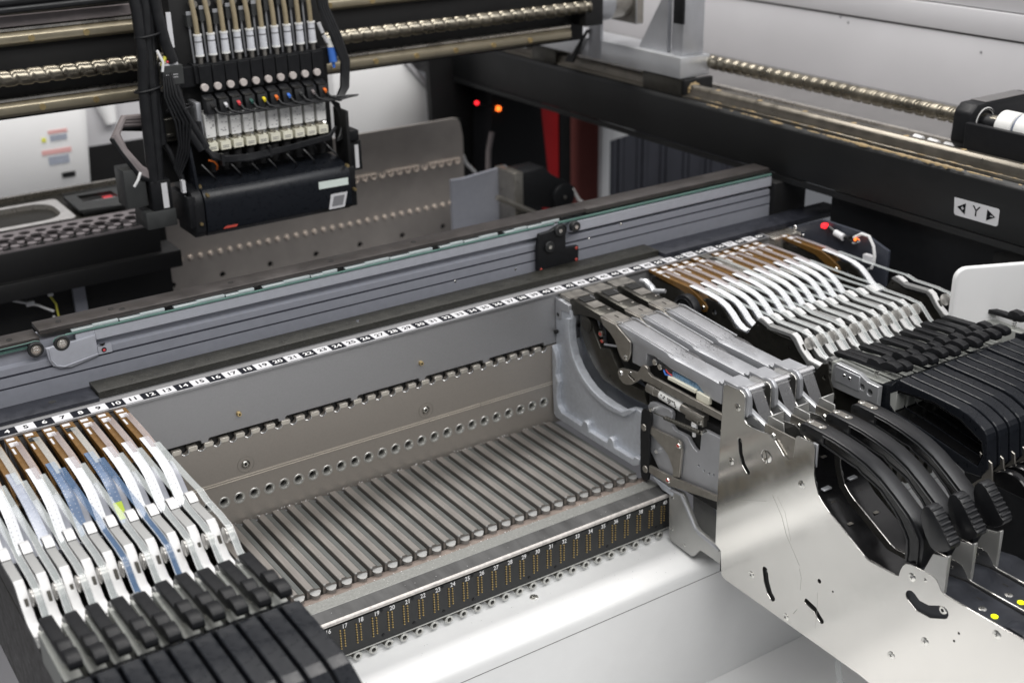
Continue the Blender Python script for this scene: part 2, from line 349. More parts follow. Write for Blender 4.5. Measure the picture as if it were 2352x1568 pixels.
for x in (274.2, 478.9):
    o = link('washer', wm, bay); o.location = (Vector((x, 0, -96.3))-org(bay))*S
    screw(bay, (x, -3.6, -96.3), '-y', 3.6, 'hex', 'screw_steel', 1.6)
for x in (272.7, 475.5): screw(bay, (x, -5, -40.4), '-y', 2.6, 'hex', 'brass', 3.0)
# ribs
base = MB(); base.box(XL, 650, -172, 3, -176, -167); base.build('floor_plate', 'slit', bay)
rb = MB(); prof = [(0, -167), (0, -155.5), (.5, -155), (6.8, -155), (8.6, -156.4), (13.0, -156.8), (13.5, -157.3), (13.5, -167)]
y0, y1 = -157, -8
n = len(prof)
rings_ = [(y1, 0), (y0+4, 0), (y0, 0)]
vs = []
for yy, dz in rings_: vs += [(u, yy, v) for u, v in prof]
fs = [list(range(n)), list(range(2*n, 3*n))[::-1]]
for k in (0, 1): fs += [(k*n+i, (k+1)*n+i, (k+1)*n+(i+1) % n, k*n+(i+1) % n) for i in range(n)]
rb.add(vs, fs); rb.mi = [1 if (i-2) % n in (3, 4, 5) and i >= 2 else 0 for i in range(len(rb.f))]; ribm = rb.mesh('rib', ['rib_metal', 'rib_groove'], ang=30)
em = MB(); N = 14
N = 14
vs = [(0, 0, 0.35)]+[(5.4*math.cos(2*PI*i/N), 2.5*math.sin(2*PI*i/N), -.3+(.9 if math.sin(2*PI*i/N) > 0 else -.9)*abs(math.sin(2*PI*i/N))) for i in range(N)]
em.add(vs, [(0, 1+i, 1+(i+1) % N) for i in range(N)]); em.rod((0, 0, -5), (0, 0, -.9), 4.6, 14); scoopm = em.mesh('rib_end', 'chip_metal', ang=60)
cm = MB(); cm.box(-1.3, 1.3, -.9, .9, -2, .3); chipm = cm.mesh('rib_corner', 'chip_metal', bevel=.3, seg=1)
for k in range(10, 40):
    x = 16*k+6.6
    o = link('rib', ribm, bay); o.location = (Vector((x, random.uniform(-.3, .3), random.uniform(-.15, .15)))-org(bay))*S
    o = link('rib_end', scoopm, bay); o.location = (Vector((x+7.6, -158.3, -158.6))-org(bay))*S; o.rotation_euler = (random.uniform(.1, .25), 0, random.uniform(-.1, .1))
    o = link('rib_corner', chipm, bay); o.location = (Vector((x+1.6, -157.2, -155.2))-org(bay))*S; o.rotation_euler = (0, 0, random.uniform(-.2, .2))
b = MB(); b.box(XL, 651, -171.6, -158.6, -176, -164); b.build('front_trough', 'maroon_trough' if 'maroon_trough' in MATS else 'wall_warm', bay)
b = MB(); b.box(XL, 651, -187, -171.8, -200, -160); b.build('ledge_strip', 'ledge_strip', bay, bevel=.4, seg=1)
b = MB(); b.prism([(-187.2, -200), (-187.2, -160.1), (-203.6, -161.2), (-204.6, -200)], 'x', XL, 651); b.build('brushed_ledge', 'brushed', bay)
b = MB(); pts = [(-203.8, -161.2)]+[(-203.8-2.7*math.sin(t), -163.9+2.7*math.cos(t)) for t in (.2, .5, .9, 1.3, 1.57)]+[(-206.4, -164.6), (-203, -166)]
b.prism(pts, 'x', XL, 651); b.build('rounded_edge', 'worn_edge', bay)
b = MB()
for i in range(260):
    zone = random.random(); x = random.uniform(230, 645)
    if zone < .40: y, z = random.uniform(-9.5, -6.5)+random.uniform(-2, 0)*random.random(), -154.9
    elif zone < .62: y, z = random.uniform(-173, -171.3), -159.7
    elif zone < .8: y, z = random.uniform(-203, -172), -159.9
    else: y, z = random.uniform(-155, -10), -154.9; x = 16*int(x/16)+6.6+random.uniform(.5, 5)
    s_ = random.uniform(.15, .55)*(1.5 if zone < .62 else .8); a = random.uniform(0, 3)
    p = [(x+s_*random.uniform(.6, 1.3)*math.cos(a+t), y+s_*random.uniform(.5, 1)*math.sin(a+t), z) for t in (0, 1.7, 3.2, 4.6)]
    b.add(p+[(x, y, z+s_*.9)], [(0, 1, 4), (1, 2, 4), (2, 3, 4), (3, 0, 4), (3, 2, 1, 0)])
o = b.build('metal_dust', 'dust', None, smooth=False); o['kind'] = 'stuff'; o['label'] = 'pale metal dust and flakes lying along the ribs and front ledge'

# ------------------------------------------------------------------ number board with gold contacts
brd = thing('connector_board', 'black printed board numbered in white with gold contact columns under the front ledge', 'connector board', (440, -206, -184))
b = MB(); b.box(XL, 651.6, -206, -203.2, -200, -166.6); b.build('board', 'board_black', brd)
pinb = MB()
for c, (dx, cnt, zz) in enumerate(((-2.0, 8, -172.4), (2.0, 7, -173.6))):
    for i in range(cnt): pinb.rod((dx, 0.3, zz-i*2.75), (dx, -1.0, zz-i*2.75), 0.95, 7, .6)
pinm = pinb.mesh('contact_pins', 'gold')
for k in range(14, 41):
    o = link('contact_pins', pinm, brd, 'stuff'); o.location = (Vector((16*k, -206, 0))-org(brd))*S
    text(str(k), 6.4, (16*k+2.8, -206.12, -169.6), RX90, 'white_print', brd, .10, sx=.86)
for x in (376, 408.5, 472.5, 504, 568.3, 632, 344, 312): 
    for z in (-168.5, -194.8): screw(brd, (x-1.5*0, -206, z), '-y', 1.7, 'hex', 'plastic_black', .5)
bp = thing('bushing_plate', 'narrow steel strip with a row of round bushings hanging below the number board', 'bushing plate', (440, -203, -203))
b = MB(); b.box(XL, 651.6, -206.6, -199, -201.2, -200.2); b.build('strip', 'bushing', bp)
hm = MB(); hm.ring((0, 0, 0), 'y', 4.3, 2.3, -3.2, 4, 22); hm.ring((0, 0, 0), 'y', 3.3, 2.2, -3.5, -2, 20); hm.rod((0, 2, 0), (0, 4.4, 0), 2.5, 14, m=1)
hm.prism([(-9.0, 4.6), (-4.2, 4.6), (-4.2, -.8)], 'y', -1.5, 1, 2)
hm = hm.mesh('bushing', ['bushing', 'hole_dark', 'steel_dark'], bevel=0)
for k in range(14, 41):
    o = link('bushing', hm, bp); o.location = (Vector((16*k-2.7, -203, -206.4))-org(bp))*S

# ------------------------------------------------------------------ number rail along the top of the bay
nr = thing('number_rail', 'thin steel rail with black and white number labels along the top of the bay wall', 'number rail', (500, 6, -2))
b = MB(); b.box(-40, 972, -7.6, 19, -2.6, 0); b.build('rail_plate', 'wall_grey', nr, bevel=.25, seg=1)
for k in range(2, 61):
    white = k % 2 == 1
    b = MB(); b.box(16*k-8, 16*k+8, -6.0, 7.2, .05, .25+(.06 if white else 0))
    lb = b.build('number_label', 'label_white' if white else 'label_black', nr)
    text(str(k), 9.6, (16*k+.2, .3, .40), FACE['+z'], 'ink' if white else 'white_print', lb, .22 if white else .14, sx=1.0)

# ------------------------------------------------------------------ bars on the rail and the conveyor behind
cb = thing('clamp_bar', 'dusty bronze-black bar screwed down behind the number labels', 'clamp bar', (480, 30, 3))
b = MB(); b.box(150.5, 816, 18.5, 46.5, .2, 7.2); b.build('bar', 'bronze_bar', cb, bevel=.4)
for i in range(9): screw(cb, (185+i*76, 27+(i % 2)*1.5, 7.2), '+z', 3.2, 'hex', 'bronze_bar', .35)
b = MB(); b.rod((424, 31, 7), (424, 31, 8.2), 2.0, 14, 1.6); b.build('bolt_head', 'chrome', cb)
lb_ = thing('lower_bar', 'flat dark bar at the left end of the bronze bar, scratched and dusty', 'bar', (50, 30, 2))
b = MB(); b.box(-60, 150, 14.6, 45, .2, 3.6); b.build('bar', 'dark_bar', lb_, bevel=.3); b = MB(); b.rod((112, 31, 3), (112, 31, 3.75), 3.4, 16); b.build('bolt_hole', 'hole_dark', lb_)
rb_ = thing('end_bar', 'black bar running on past the bronze bar to under the right beam', 'bar', (980, 20, 2))
b = MB(); b.box(816.4, 1118, 8, 44, -2, 5.4); b.build('bar', 'dark_bar', rb_, bevel=.6)

cv = thing('conveyor', 'grey anodised board conveyor with grooved side and thin green belt behind the bay', 'conveyor', (500, 70, 20))
x0, x1 = -80, 1035
prof = [(60, -12), (60, 13.2), (61.6, 13.4), (61.6, 14.7), (60, 15), (60, 24.2), (63, 24.4), (63, 26.0), (61, 26.2), (61, 32.4), (66.5, 34.5), (66.5, 50), (92, 50), (92, -12)]
b = MB(); b.prism(prof, 'x', x0, x1); b.build('side_profile', 'anod_grey', cv, ang=20)
b = MB(); b.box(x0, x1, 60.1, 61.4, 13.5, 14.7); b.box(x0, x1, 60.6, 62.6, 24.5, 25.9); b.build('groove', 'groove', cv)
b = MB(); b.prism([(60, 41.2), (60, 51.6), (66.4, 51.6), (66.4, 43)], 'x', 166.5, 700)
b.prism([(60, 45.5), (60, 51.6), (66.4, 51.6), (66.4, 46)], 'x', 148.5, 166.4)
b.prism([(58.8, 38), (58.8, 50.0), (66.4, 50), (66.4, 38)], 'x', 716, x1); b.build('belt_rail', 'anod_light', cv, bevel=.3, seg=1)
b = MB(); b.box(140, 694, 58.9, 61.6, 52.4, 53.6); b.box(700, x1, 59, 62, 51.5, 53.6); b.box(-80, 112, 62, 66, 47, 48.2); b.build('belt', 'belt_green', cv)
i = 0; xx = 146
while xx < 700:
    L = random.choice((44, 30, 52)); b = MB(); b.box(xx, xx+L*.45, 60.6, 66, 53.8, 55.6); b.box(xx+L*.45, xx+L, 61.2, 66, 53.8, 56.6)
    b.build('belt_cover', 'tab_grey', cv, bevel=.2, seg=1); xx += L+(9 if i % 2 else 1.2); i += 1
b = MB(); b.box(118, 742, 63.5, 90, 56.9, 61.2); b.build('top_guide', 'guide_black', cv, bevel=.4)
b = MB(); b.box(742.5, x1, 63.5, 92, 54.6, 60.2); b.build('rear_guide', 'guide_black', cv, bevel=.4)
b = MB(); b.box(-80, 117.5, 63.5, 88, 50.5, 55.2); b.build('front_guide', 'guide_black', cv, bevel=.4)
for x, y in ((139, 76), (189, 78), (198, 72), (93, 73), (310, 78), (420, 76), (520, 78)):
    b = MB(); b.rod((x, y, 55), (x, y, 61.4 if x > 118 else 55.35), 2.6, 14); b.ring((x, y, 61.2 if x > 118 else 55.2), 'z', 3.1, 2.7, 0, .35, 14, 1); b.build('guide_screw', ['hole_dark', 'guide_black'], cv)
def pulley(x, z, y=57.5):
    b = MB(); b.rod((x, 60.5, z), (x, y, z), 7.4, 28); b.ring((x, y, z), 'y', 6.9, 5.0, -.5, .4, 26); p = b.build('pulley', 'pulley_black', cv, bevel=.3, seg=1)
    b = MB(); b.rod((x, y+.2, z), (x, y-.9, z), 3.4, 20); b.box(x-3.2, x+3.2, y-1.0, y-.8, z-.25, z+.25, 1); b.build('pulley_axle', ['screw_steel', 'hole_dark'], p, bevel=.2, seg=1)
    b = MB(); b.ring((x, y, z), 'y', 4.6, 3.6, -.75, .2, 22); b.build('pulley_flange', 'steel_mid', p)
pulley(111.4, 46.0); pulley(135, 46.4)
b = MB(); b.tube([(143, 58.6, 53.2), (138, 58.6, 53.6), (133, 58.6, 53.5), (129.5, 58.6, 52), (127.6, 58.6, 49.5)], .55, 6); b.tube([(108, 58.8, 54), (112, 58.8, 54.2), (116, 58.8, 53)], .55, 6); b.tube([(-80, 58.8, 51.2), (104, 58.8, 53.6), (111, 58.8, 54.1)], .6, 6)
b.build('belt_loop', 'belt_green', cv)
plate('pulley_plate', [(120, 45), (121, 33), (124, 26), (130, 22.2), (140, 21), (166, 25.8), (166, 47.5), (148, 46), (136, 46)], [], 'y', 57.6, 61, 'anod_light', cv, .8)
b = MB(); b.tube([(123, 57.4, 44), (123, 57.4, 33), (127, 57.4, 26), (134, 57.4, 23.4), (166, 57.4, 28)], .8, 6); b.build('plate_rim', 'anod_light', cv)
b = MB(); b.box(166.5, 171.5+8, 58.6, 63, 26.6, 34.4); b.rod((172, 58.7, 30.4), (172, 58.2, 30.4), 2.4, 18, m=1); b.rod((172, 58.3, 30.2), (172, 58.0, 30.2), 1.3, 12, m=2); b.prism([(168.5, 36.3), (174, 36.6), (171.3, 34.6)], 'y', 57.9, 60, 1)
b.build('stop_block', ['anod_light', 'hole_dark', 'red_plastic'], cv)
plate('pulley_bracket', [(665, 4), (684, 1.5), (699, 4), (722, 4.3), (722, 23), (704, 24), (703.5, 39), (706, 48), (702, 53), (694, 52), (683, 48), (668, 47), (667, 40), (665, 32)], [], 'y', 51, 57, 'plastic_black', cv, .5)
for x, z in ((694, 47.5), (716.5, 47.6), (679.5, 31)):
    b = MB(); b.rod((x, 54, z), (x, 47.8, z), 6.3, 22); p = b.build('bracket_roller', 'pulley_black', cv, bevel=.4, seg=1)
    b = MB(); b.rod((x, 48, z), (x, 46.8, z), 2.3, 14); b.build('roller_axle', 'screw_steel', p)
for x, z in ((719, 21), (719, 7), (669, 5)): screw(cv, (x, 51, z), '-y', 1.8, 'hex', 'paint_red', .8)
for x, z in ((745, 24), (792, 33), (300, -2), (640, 9), (560, 12)): screw(cv, (x, 60.5 if x < 700 else 60.9, z), '-y', 1.6, 'cross', 'screw_steel', .6)
b = MB(); b.box(1036, 1092, 52, 90, -6, 42); b.build('end_block', 'gap_black', cv, bevel=1)
# ------------------------------------------------------------------ eight millimetre tape feeders
def feeder(kind_tape, with_film=True, first='brown_plate', label='', group=''):
    f = thing('tape_feeder', label, 'tape feeder', (0, 0, 0), group)
    side = [(-8.1, -1.9), (-78, -2.4), (-89.7, -6.1), (-105.2, -13.0), (-109.2, -17.2), (-107.5, -22.8), (-103, -23.8), (-96.9, -22.9), (-78.6, -14.1), (-68, -10), (-46.9, -8.1), (-19.9, -5.9), (-7.7, -4.5)]
    b = MB(); b.prism(side, 'x', -5.2, 6.2); p = b.build('cover_plate', first, f, bevel=.35, seg=1)
    screw(f, (-5.2, -103.5, -18.2), '-x', 2.6, 'slot', 'screw_steel', 1.4, name='nose_bolt')
    b = MB(); b.box(-4, 2.5, -15, -10, -2.2, -1.75); b.box(-3, -1, -22, -19, -2, -1.6); b.build('pick_window', 'label_white' if kind_tape != 'grey' else 'steel_mid', p)
    b = MB(); b.box(-3.9, 3.3, -27.5, -19.5, -2.2, -1.55); b.build('pocket', 'label_white' if kind_tape in ('white', 'warm') else 'hole_dark', p)
    b = MB(); b.box(-4.4, -2.6, -43, -31.5, -2.2, -1.7); b.build('spot_label', 'label_white', p)
    b = MB(); b.ribbon([(-25, -.6), (-27, .6), (-60, .7), (-78, .5), (-100, -1.2)], -1.0, 4.6, .5); b.build('cover_film', {'white': 'film_warm', 'blue': 'film', 'clear': 'film', 'warm': 'film_warm', 'grey': 'film'}[kind_tape], f)
    tm = {'white': 'tape_white', 'blue': 'tape_blue', 'clear': 'tape_clear', 'warm': 'tape_white', 'grey': 'tape_white'}[kind_tape]
    path = [(-78, -1.6), (-93.2, -1.9), (-110.8, -3.0), (-124.4, -4.6), (-135.5, -8), (-145.6, -14.5), (-153, -20.8), (-161.8, -25), (-169.9, -25.4), (-175.3, -21)]
    if kind_tape == 'clear': path = [(-78, -1.6), (-110, -2.6), (-135, -5.0), (-160, -12), (-178, -18)]
    b = MB(); b.ribbon(path, -4.6, 3.4, .9); t = b.build('carrier_tape', tm, f)
    b = MB()
    acc = 0
    for (ya, za), (yb, zb) in zip(path, path[1:]):
        L = math.hypot(yb-ya, zb-za); d = (4-acc % 4) % 4
        while d < L and yb < -108:
            q = d/L; y = ya+(yb-ya)*q; z = za+(zb-za)*q; dy, dz = (yb-ya)/L, (zb-za)/L; ny, nz = (dz, -dy) if -dy > 0 else (-dz, dy)
            for xo, hw in ((-3.2, .36), (.9, .28)):
                c = Vector((xo, y+ny*.97, z+nz*.97)); b.add([c+Vector((-hw, dy*hw, dz*hw)), c+Vector((hw, dy*hw, dz*hw)), c+Vector((hw, -dy*hw, -dz*hw)), c+Vector((-hw, -dy*hw, -dz*hw))], [(0, 1, 2, 3)])
            d += 4
        acc += L
    b.build('sprocket_hole', 'print_grey' if tm == 'tape_white' else 'label_white', t, kind='stuff', smooth=False)
    if with_film:
        fm = 'film_blue' if kind_tape == 'blue' else 'film'
        b = MB(); b.ribbon([(-96, -.8), (-130, -1.5), (-172, -1.8), (-190, -1.0), (-197, -.8), (-210, -3.8), (-241, -3.4), (-249, -4.4), (-256, -4.6), (-261, -8), (-272, -18), (-286, -25)], 2.2, 7.4, .45)
        fl = b.build('peeled_film', fm, f)
        b = MB(); b.ribbon([(-197, -.4), (-210, -3.4), (-241, -3.0), (-249, -4.0), (-256, -4.2), (-261, -7.6), (-272, -17.6), (-286, -24.6)], 2.2, 2.7, .7); b.ribbon([(-197, -.4), (-210, -3.4), (-241, -3.0), (-249, -4.0), (-256, -4.2), (-261, -7.6), (-272, -17.6), (-286, -24.6)], 6.9, 7.4, .7); b.build('film_edge', 'film_rim', fl)
    sp = [(-104, -8), (-118.5, -7), (-133.3, -11.5), (-142.3, -19), (-151.2, -27), (-170.2, -28.4), (-177.4, -17.3), (-185.8, -6.2), (-192.7, -7.8), (-198.7, -12.7), (-211, -13.5), (-250, -13), (-262, -30), (-292, -30), (-292, -40), (-108, -40)]
    plate('side_plate', sp, [circ((-119, -19.5), 3.4), circ((-186, -12), 1.2)], 'x', -3.6, -1.0, 'steel_dark' if kind_tape != 'grey' else 'steel_mid', f, .3)
    b = MB(); b.prism([(-116, -10), (-124, -10.5), (-136, -15), (-147, -22.6), (-156, -28.4), (-172, -28.8), (-178, -24), (-178, -40), (-116, -40)], 'x', -.8, 9.8); b.build('guide_block', 'guide_pale', f, bevel=.6, seg=1)
    lk = [(-186, -5.4), (-189.4, -3.8), (-194.9, -2.2), (-206.4, -6.0), (-236, -4.4), (-243, -7.4), (-252, -18), (-262, -25), (-284, -26.5), (-289, -30), (-260, -30), (-247.5, -20), (-239, -11), (-235, -8.4), (-207, -10.4), (-195, -7.4)]
    b = MB(); b.prism(lk, 'x', -6.7, .5); q = b.build('peel_link', 'link_metal', f, bevel=.3, seg=1)
    b = MB(); b.ribbon([(-187.5, -4.0), (-191, -2.0), (-196, -1.9), (-204, -4.9)], -6.5, .3, .5); b.build('link_cap', 'link_white', q)
    b = MB(); b.ribbon([(-237, -4.4), (-243, -7.0), (-252, -17.6), (-262, -24.6), (-281, -26)], -6.5, .3, .5); b.build('link_ramp', 'link_white', q)
    b = MB(); b.rod((7.2, -254.5, -11.2), (1.6, -254.5, -11.2), 5.6, 20); b.rod((1.6, -254.5, -11.2), (.9, -254.5, -11.2), 6.4, 20); b.rod((.9, -254.5, -11.2), (.5, -254.5, -11.2), 6.4, 20, 5.4); b.build('link_roller', 'roller_steel', f)
    b = MB(); b.rod((-3, -288, -20), (3.5, -288, -20), 6.2, 22); cg = b.build('drive_cog', 'link_metal', f, bevel=.4, seg=1); 
    b = MB(); b.rod((-3.2, -288, -19), (-3.9, -288, -19), 2, 12); b.build('cog_screw', 'screw_steel', cg)
    lv = [(-291.2, -8.8), (-293, -6.6), (-299, -5.8), (-326, -4.0), (-333, -4.4), (-335, 0.6), (-338, 2.2), (-345, 2.0), (-349, 0.2), (-352.5, 2.6), (-356, 4.6), (-364, 4.8), (-369.4, 3.2), (-370.4, -0.6), (-369.4, -3.0), (-356, -4.4), (-349.3, -7.4), (-336.2, -8.2), (-318, -8.8), (-296, -11.8)]
    b = MB(); b.prism(lv, 'x', -4.3, 4.9); b.build('release_lever', 'plastic_black', f, bevel=.7, seg=2)
    b = MB(); b.tube([(0.3+2.2*math.cos(t*1.1), -343+2.2*math.sin(t*1.1), -18+t*.42) for t in range(0, 30)], .5, 5); b.build('lever_spring', 'screw_steel', f)
    b = MB(); b.box(-5.6, 6.4, -374, -292, -40, -15); b.build('lever_mount', 'mount_grey', f, bevel=.5, seg=1)
    body = [(-366, -13.2), (-371, -7), (-375.3, -4.4), (-384.8, -5), (-413, -5.6), (-442.6, -7), (-452, -8.8), (-461.2, -12.3), (-467, -15.0), (-471, -17.6), (-474, -21.2), (-475.6, -26), (-479.7, -52.5), (-473.7, -63), (-457.4, -65.5), (-430.9, -54.9), (-379.4, -44.6), (-365.9, -40), (-350, -40), (-349.6, -16.5)]
    hole = [(-366.5, -21.8), (-375.7, -15.7), (-415.8, -12.0), (-446.1, -17.5), (-470.0, -29.9), (-473, -40.9), (-469, -54), (-446, -50), (-403.3, -42), (-374.3, -38.4), (-367.5, -33)]
    plate('grip_body', body, [hole], 'x', -6.2, 7.4, 'plastic_body', f, 1.3)
    plate('grip_rim', hole, [[(y*.975-10.6, z*.9-3.2) for y, z in hole]], 'x', -5.4, 6.4, 'plastic_gloss', f, .3)
    b = MB(); b.box(-3.8, 4.8, -345, -12, -150, -41); b.box(-3.8, 4.8, -104, -12, -41, -10.5); b.build('frame', 'steel_dark', f)  # main feeder body, added to block light between the feeders
    b = MB(); b.box(-3.5, 4.5, -560, -474, -140, -66); b.build('front_frame', 'plastic_black', f)
    b = MB(); b.prism([(-468, -40), (-482, -46), (-486, -66), (-470, -82), (-460, -80), (-474, -64)], 'x', -4.6, -2.6); b.build('swing_arm', 'steel_mid', f, bevel=.4, seg=1)
    b = MB(); b.rod((-2.6, -500, -72), (5, -500, -72), 24, 24); b.build('reel_wheel', 'plastic_gloss', f, bevel=1, seg=1)
    return f
NW = 'zero one two three four five six seven eight nine ten eleven twelve'.split()
def words(n): return NW[n] if n < 13 else {4: 'forty', 5: 'fifty', 6: 'sixty'}[n//10]+('' if n % 10 == 0 else ' '+NW[n % 10])
SN = {k: v for k, v in zip(range(1, 11), ('white', 'white', 'clear', 'white', 'blue', 'white', 'blue', 'warm', 'white', 'white'))}
WORD = {'white': 'white tape', 'clear': 'translucent grey tape', 'blue': 'dark blue tape', 'warm': 'white tape and reddish film'}
protos = {}
for n in range(10, 0, -1):
    k = SN[n]
    lab = 'brown topped feeder with %s in front of label number %s' % (WORD[k], words(n))
    if n == 1: lab = 'blurred feeder with white tape nearest the left edge of the photo'
    if n == 2: lab = 'blurred feeder with white tape, second from the left edge'
    if n == 3: lab = 'blurred feeder with translucent grey tape, third from the left edge'
    if k not in protos:
        protos[k] = feeder(k, True, 'brown_plate', lab, 'tape feeders in the left row'); protos[k].location = Vector((16*n, 0, 0))*S
    else: copy_thing(protos[k], (16*n, 0, 0), lab)
protos['grey'] = feeder('grey', True, 'steel_mid', 'grey topped feeder standing among the brown ones in front of label fifty four', 'tape feeders in the right row')
protos['grey'].location = Vector((16*54, 0, 0))*S
for n in list(range(49, 54))+list(range(55, 60))+[62]:
    lab = 'brown topped feeder with white tape in front of label number %s' % words(n)
    if n == 62: lab = 'brown topped feeder standing apart at the far right end past the last label'
    if n == 49: lab = 'brown topped feeder beside the black wheel, nearest one of the right row'
    r = copy_thing(protos['white'], (16*n+(2 if n == 49 else 0)*0, 0, (-1.2, .6, 0, -.5)[n % 4]*.6), lab); r['group'] = 'tape feeders in the right row'
random.seed(11)
for o in col.objects:
    if o.name.startswith('release_lever'): o.location = Vector((0, random.uniform(-3.5, 2), random.uniform(-.6, 1.6)))*S; o.rotation_euler = (random.uniform(-.004, .004), 0, random.uniform(-.0025, .0025))
    if o.name.startswith('peeled_film'): o.location = Vector((random.uniform(-.5, .3), random.uniform(-1.5, 1.5), random.uniform(-.3, .6)))*S
    if o.name.startswith(('link_roller', 'peel_link')) : o.location = Vector((0, random.uniform(-1, 1), 0))*S
tg = MB(); tg.ribbon([(-149, -15.6), (-156, -21.0), (-163, -24.4)], 112-4.4, 112+2.8, .5)
o = tg.build('splice_tag', 'tag_green', None); o['label'] = 'yellow green splice tag stuck on the dark blue tape'; o['category'] = 'tag'
ms = None
wh = thing('sprocket_wheel', 'black round wheel beside the first brown feeder of the right row', 'wheel', (770, -92, -20))
b = MB(); b.rod((764, -88, -24), (774, -88, -24), 18.5, 32); b.ring((764, -88, -24), 'x', 15, 13, -.8, 1, 28); b.build('rim', 'plastic_black', wh, bevel=1.2)
b = MB(); b.rod((762.5, -90, -27), (764.4, -90, -27), 4.5, 16); b.build('hub', 'screw_steel', wh, bevel=.4, seg=1)
lt = thing('latch_lever', 'cast metal latch lever standing between the wide and the narrow feeders', 'lever', (756, -40, -20))
b = MB(); b.tube([(756, -22, -6), (757, -30, -5), (758, -38, -10), (759, -46, -20), (760, -56, -30)], [3, 4, 4.6, 5, 4], 10); b.tube([(757, -44, -12), (762, -58, -9)], [3, 2.4], 8); b.build('arm', 'alu_bright', lt)
# ------------------------------------------------------------------ the three wide metal feeders (built at x = 640 .. 680, copied twice)
mf = thing('wide_feeder', 'nearest wide metal feeder, its whole stainless side plate in view, beside the empty bay', 'wide feeder', (640, 0, 0), 'wide metal feeders with black handles')
PX = 640
outer = [(-285.4, -60), (-286.2, -6.5), (-287.6, -4.4), (-291, -2.8), (-308, -2.2), (-312.5, -3.2), (-315, -6.2), (-315.4, -12), (-315.2, -25), (-316.2, -29.5), (-319, -32), (-325.4, -32.8), (-337, -32), (-347.8, -30.5), (-355.8, -33.7), (-362.6, -39.3), (-367.7, -44), (-371, -45), (-374.6, -44.4), (-379, -40.5), (-379.6, -32), (-379.3, -22), (-381, -18.8), (-384, -17.8), (-397.5, -17.4), (-401.5, -18.6), (-403.2, -22), (-403.4, -34), (-404.3, -45.5), (-407, -54), (-411.5, -63.6), (-417.5, -69.2), (-425.1, -74.2), (-447.5, -86.1), (-467.6, -96.9), (-472, -98.6), (-482.7, -98.3), (-500, -97.6), (-504.3, -96.6), (-505.3, -90.6), (-507.3, -85), (-510, -81.6), (-514, -80.2), (-535.8, -79), (-540, -80.2), (-543.3, -83.4), (-546.4, -88.2), (-550, -89.8), (-623, -90), (-690, -90), (-690, -240), (-620, -232), (-474.3, -215), (-304, -209.8), (-299, -209.2), (-296.4, -206.6), (-293.9, -181), (-286, -177.5), (-285.3, -133)]
holes = [capsule([(-311.7, -52.3), (-313.6, -64.4), (-318.4, -74.4), (-324.5, -79.8)], 2.5), capsule([(-354.5, -171), (-357, -181.6), (-362.4, -192.3), (-366.1, -195.4)], 3.5),
         capsule([(-408.3, -175.9), (-418.5, -178.4), (-424.7, -183.9), (-427.3, -185.7)], 2.8), capsule([(-518.6, -108.9), (-526.2, -113.3), (-537.8, -112.7), (-550.4, -106.1)], 5.4),
         circ((-420.9, -147.0), 2.1), circ((-437.2, -149.2), .9), circ((-567.4, -116.4), 1.0), circ((-564.1, -125.6), 1.0), circ((-346.9, -53.9), 6.5, 28)]
sp = plate('side_plate', outer, holes, 'x', PX, PX+1.6, 'stainless', mf, .35)
for y, z in ((-306.2, -20.1), (-301.6, -78.1), (-391, -62.2), (-337.1, -185.5), (-384.6, -206.2), (-506.3, -175), (-537.4, -142.2), (-600.3, -98.2), (-517.3, -90.8)):
    screw(mf, (PX, y, z), '-x', 3.7, 'cross', 'screw_steel', .7, random.uniform(0, 1.5))
screw(mf, (PX+.9, -346.9, -53.9), '-x', 6.1, 'slot', 'stainless', .9, 1.9)
for y, z in ((-313.2, -52.5), (-357.5, -171.1)): screw(mf, (PX+1.8, y, z), '-x', 1.9, 'hex', 'screw_steel', .8)
screw(mf, (PX+2, -549.2, -105.3), '-x', 3.8, 'hex', 'screw_steel', 1.2); screw(mf, (PX, -530.2, -86.5), '-x', 1.6, 'hex', 'screw_steel', .4)
b = MB(); b.box(642.2, 646, -620, -292, -206, -132); b.box(642.4, 646, -398, -292, -130, -48); b.build('plate_backing', 'hole_dark', mf)
b = MB(); b.prism([(-527.1, -79.5), (-534.1, -60.3), (-545, -57.5), (-547.6, -55.2), (-547.6, -90)], 'x', PX+.2, PX+1.6); b.box(PX+.2, PX+4, -548.6, -547.2, -90, -55.4); b.build('stop_tab', 'stainless_tab', mf, bevel=.3, seg=1)
for path, w_ in (([(-357.5, -88.8), (-370.6, -105), (-377.8, -120.8), (-390.9, -136.9), (-396.3, -143.8)], .28), ([(-396.6, -146.9), (-399.7, -155.1), (-399.6, -168.3)], .22), ([(-393.7, -197.6), (-397.8, -190.2)], .3), ([(-363.3, -87.7), (-373.9, -98.6), (-383.9, -124.2)], .16), ([(-294.8, -128.3), (-312.9, -114.7), (-350.4, -98.6)], .13), ([(-420, -160), (-421.5, -176), (-421, -198)], .14), ([(-455, -130), (-462, -133), (-470, -138)], .16)):
    b = MB(); b.prism([(y-w_, z) for y, z in path]+[(y+w_, z+.1) for y, z in path[::-1]], 'x', PX-.06, PX+.2); b.build('scratch', 'scuff', sp, smooth=False)
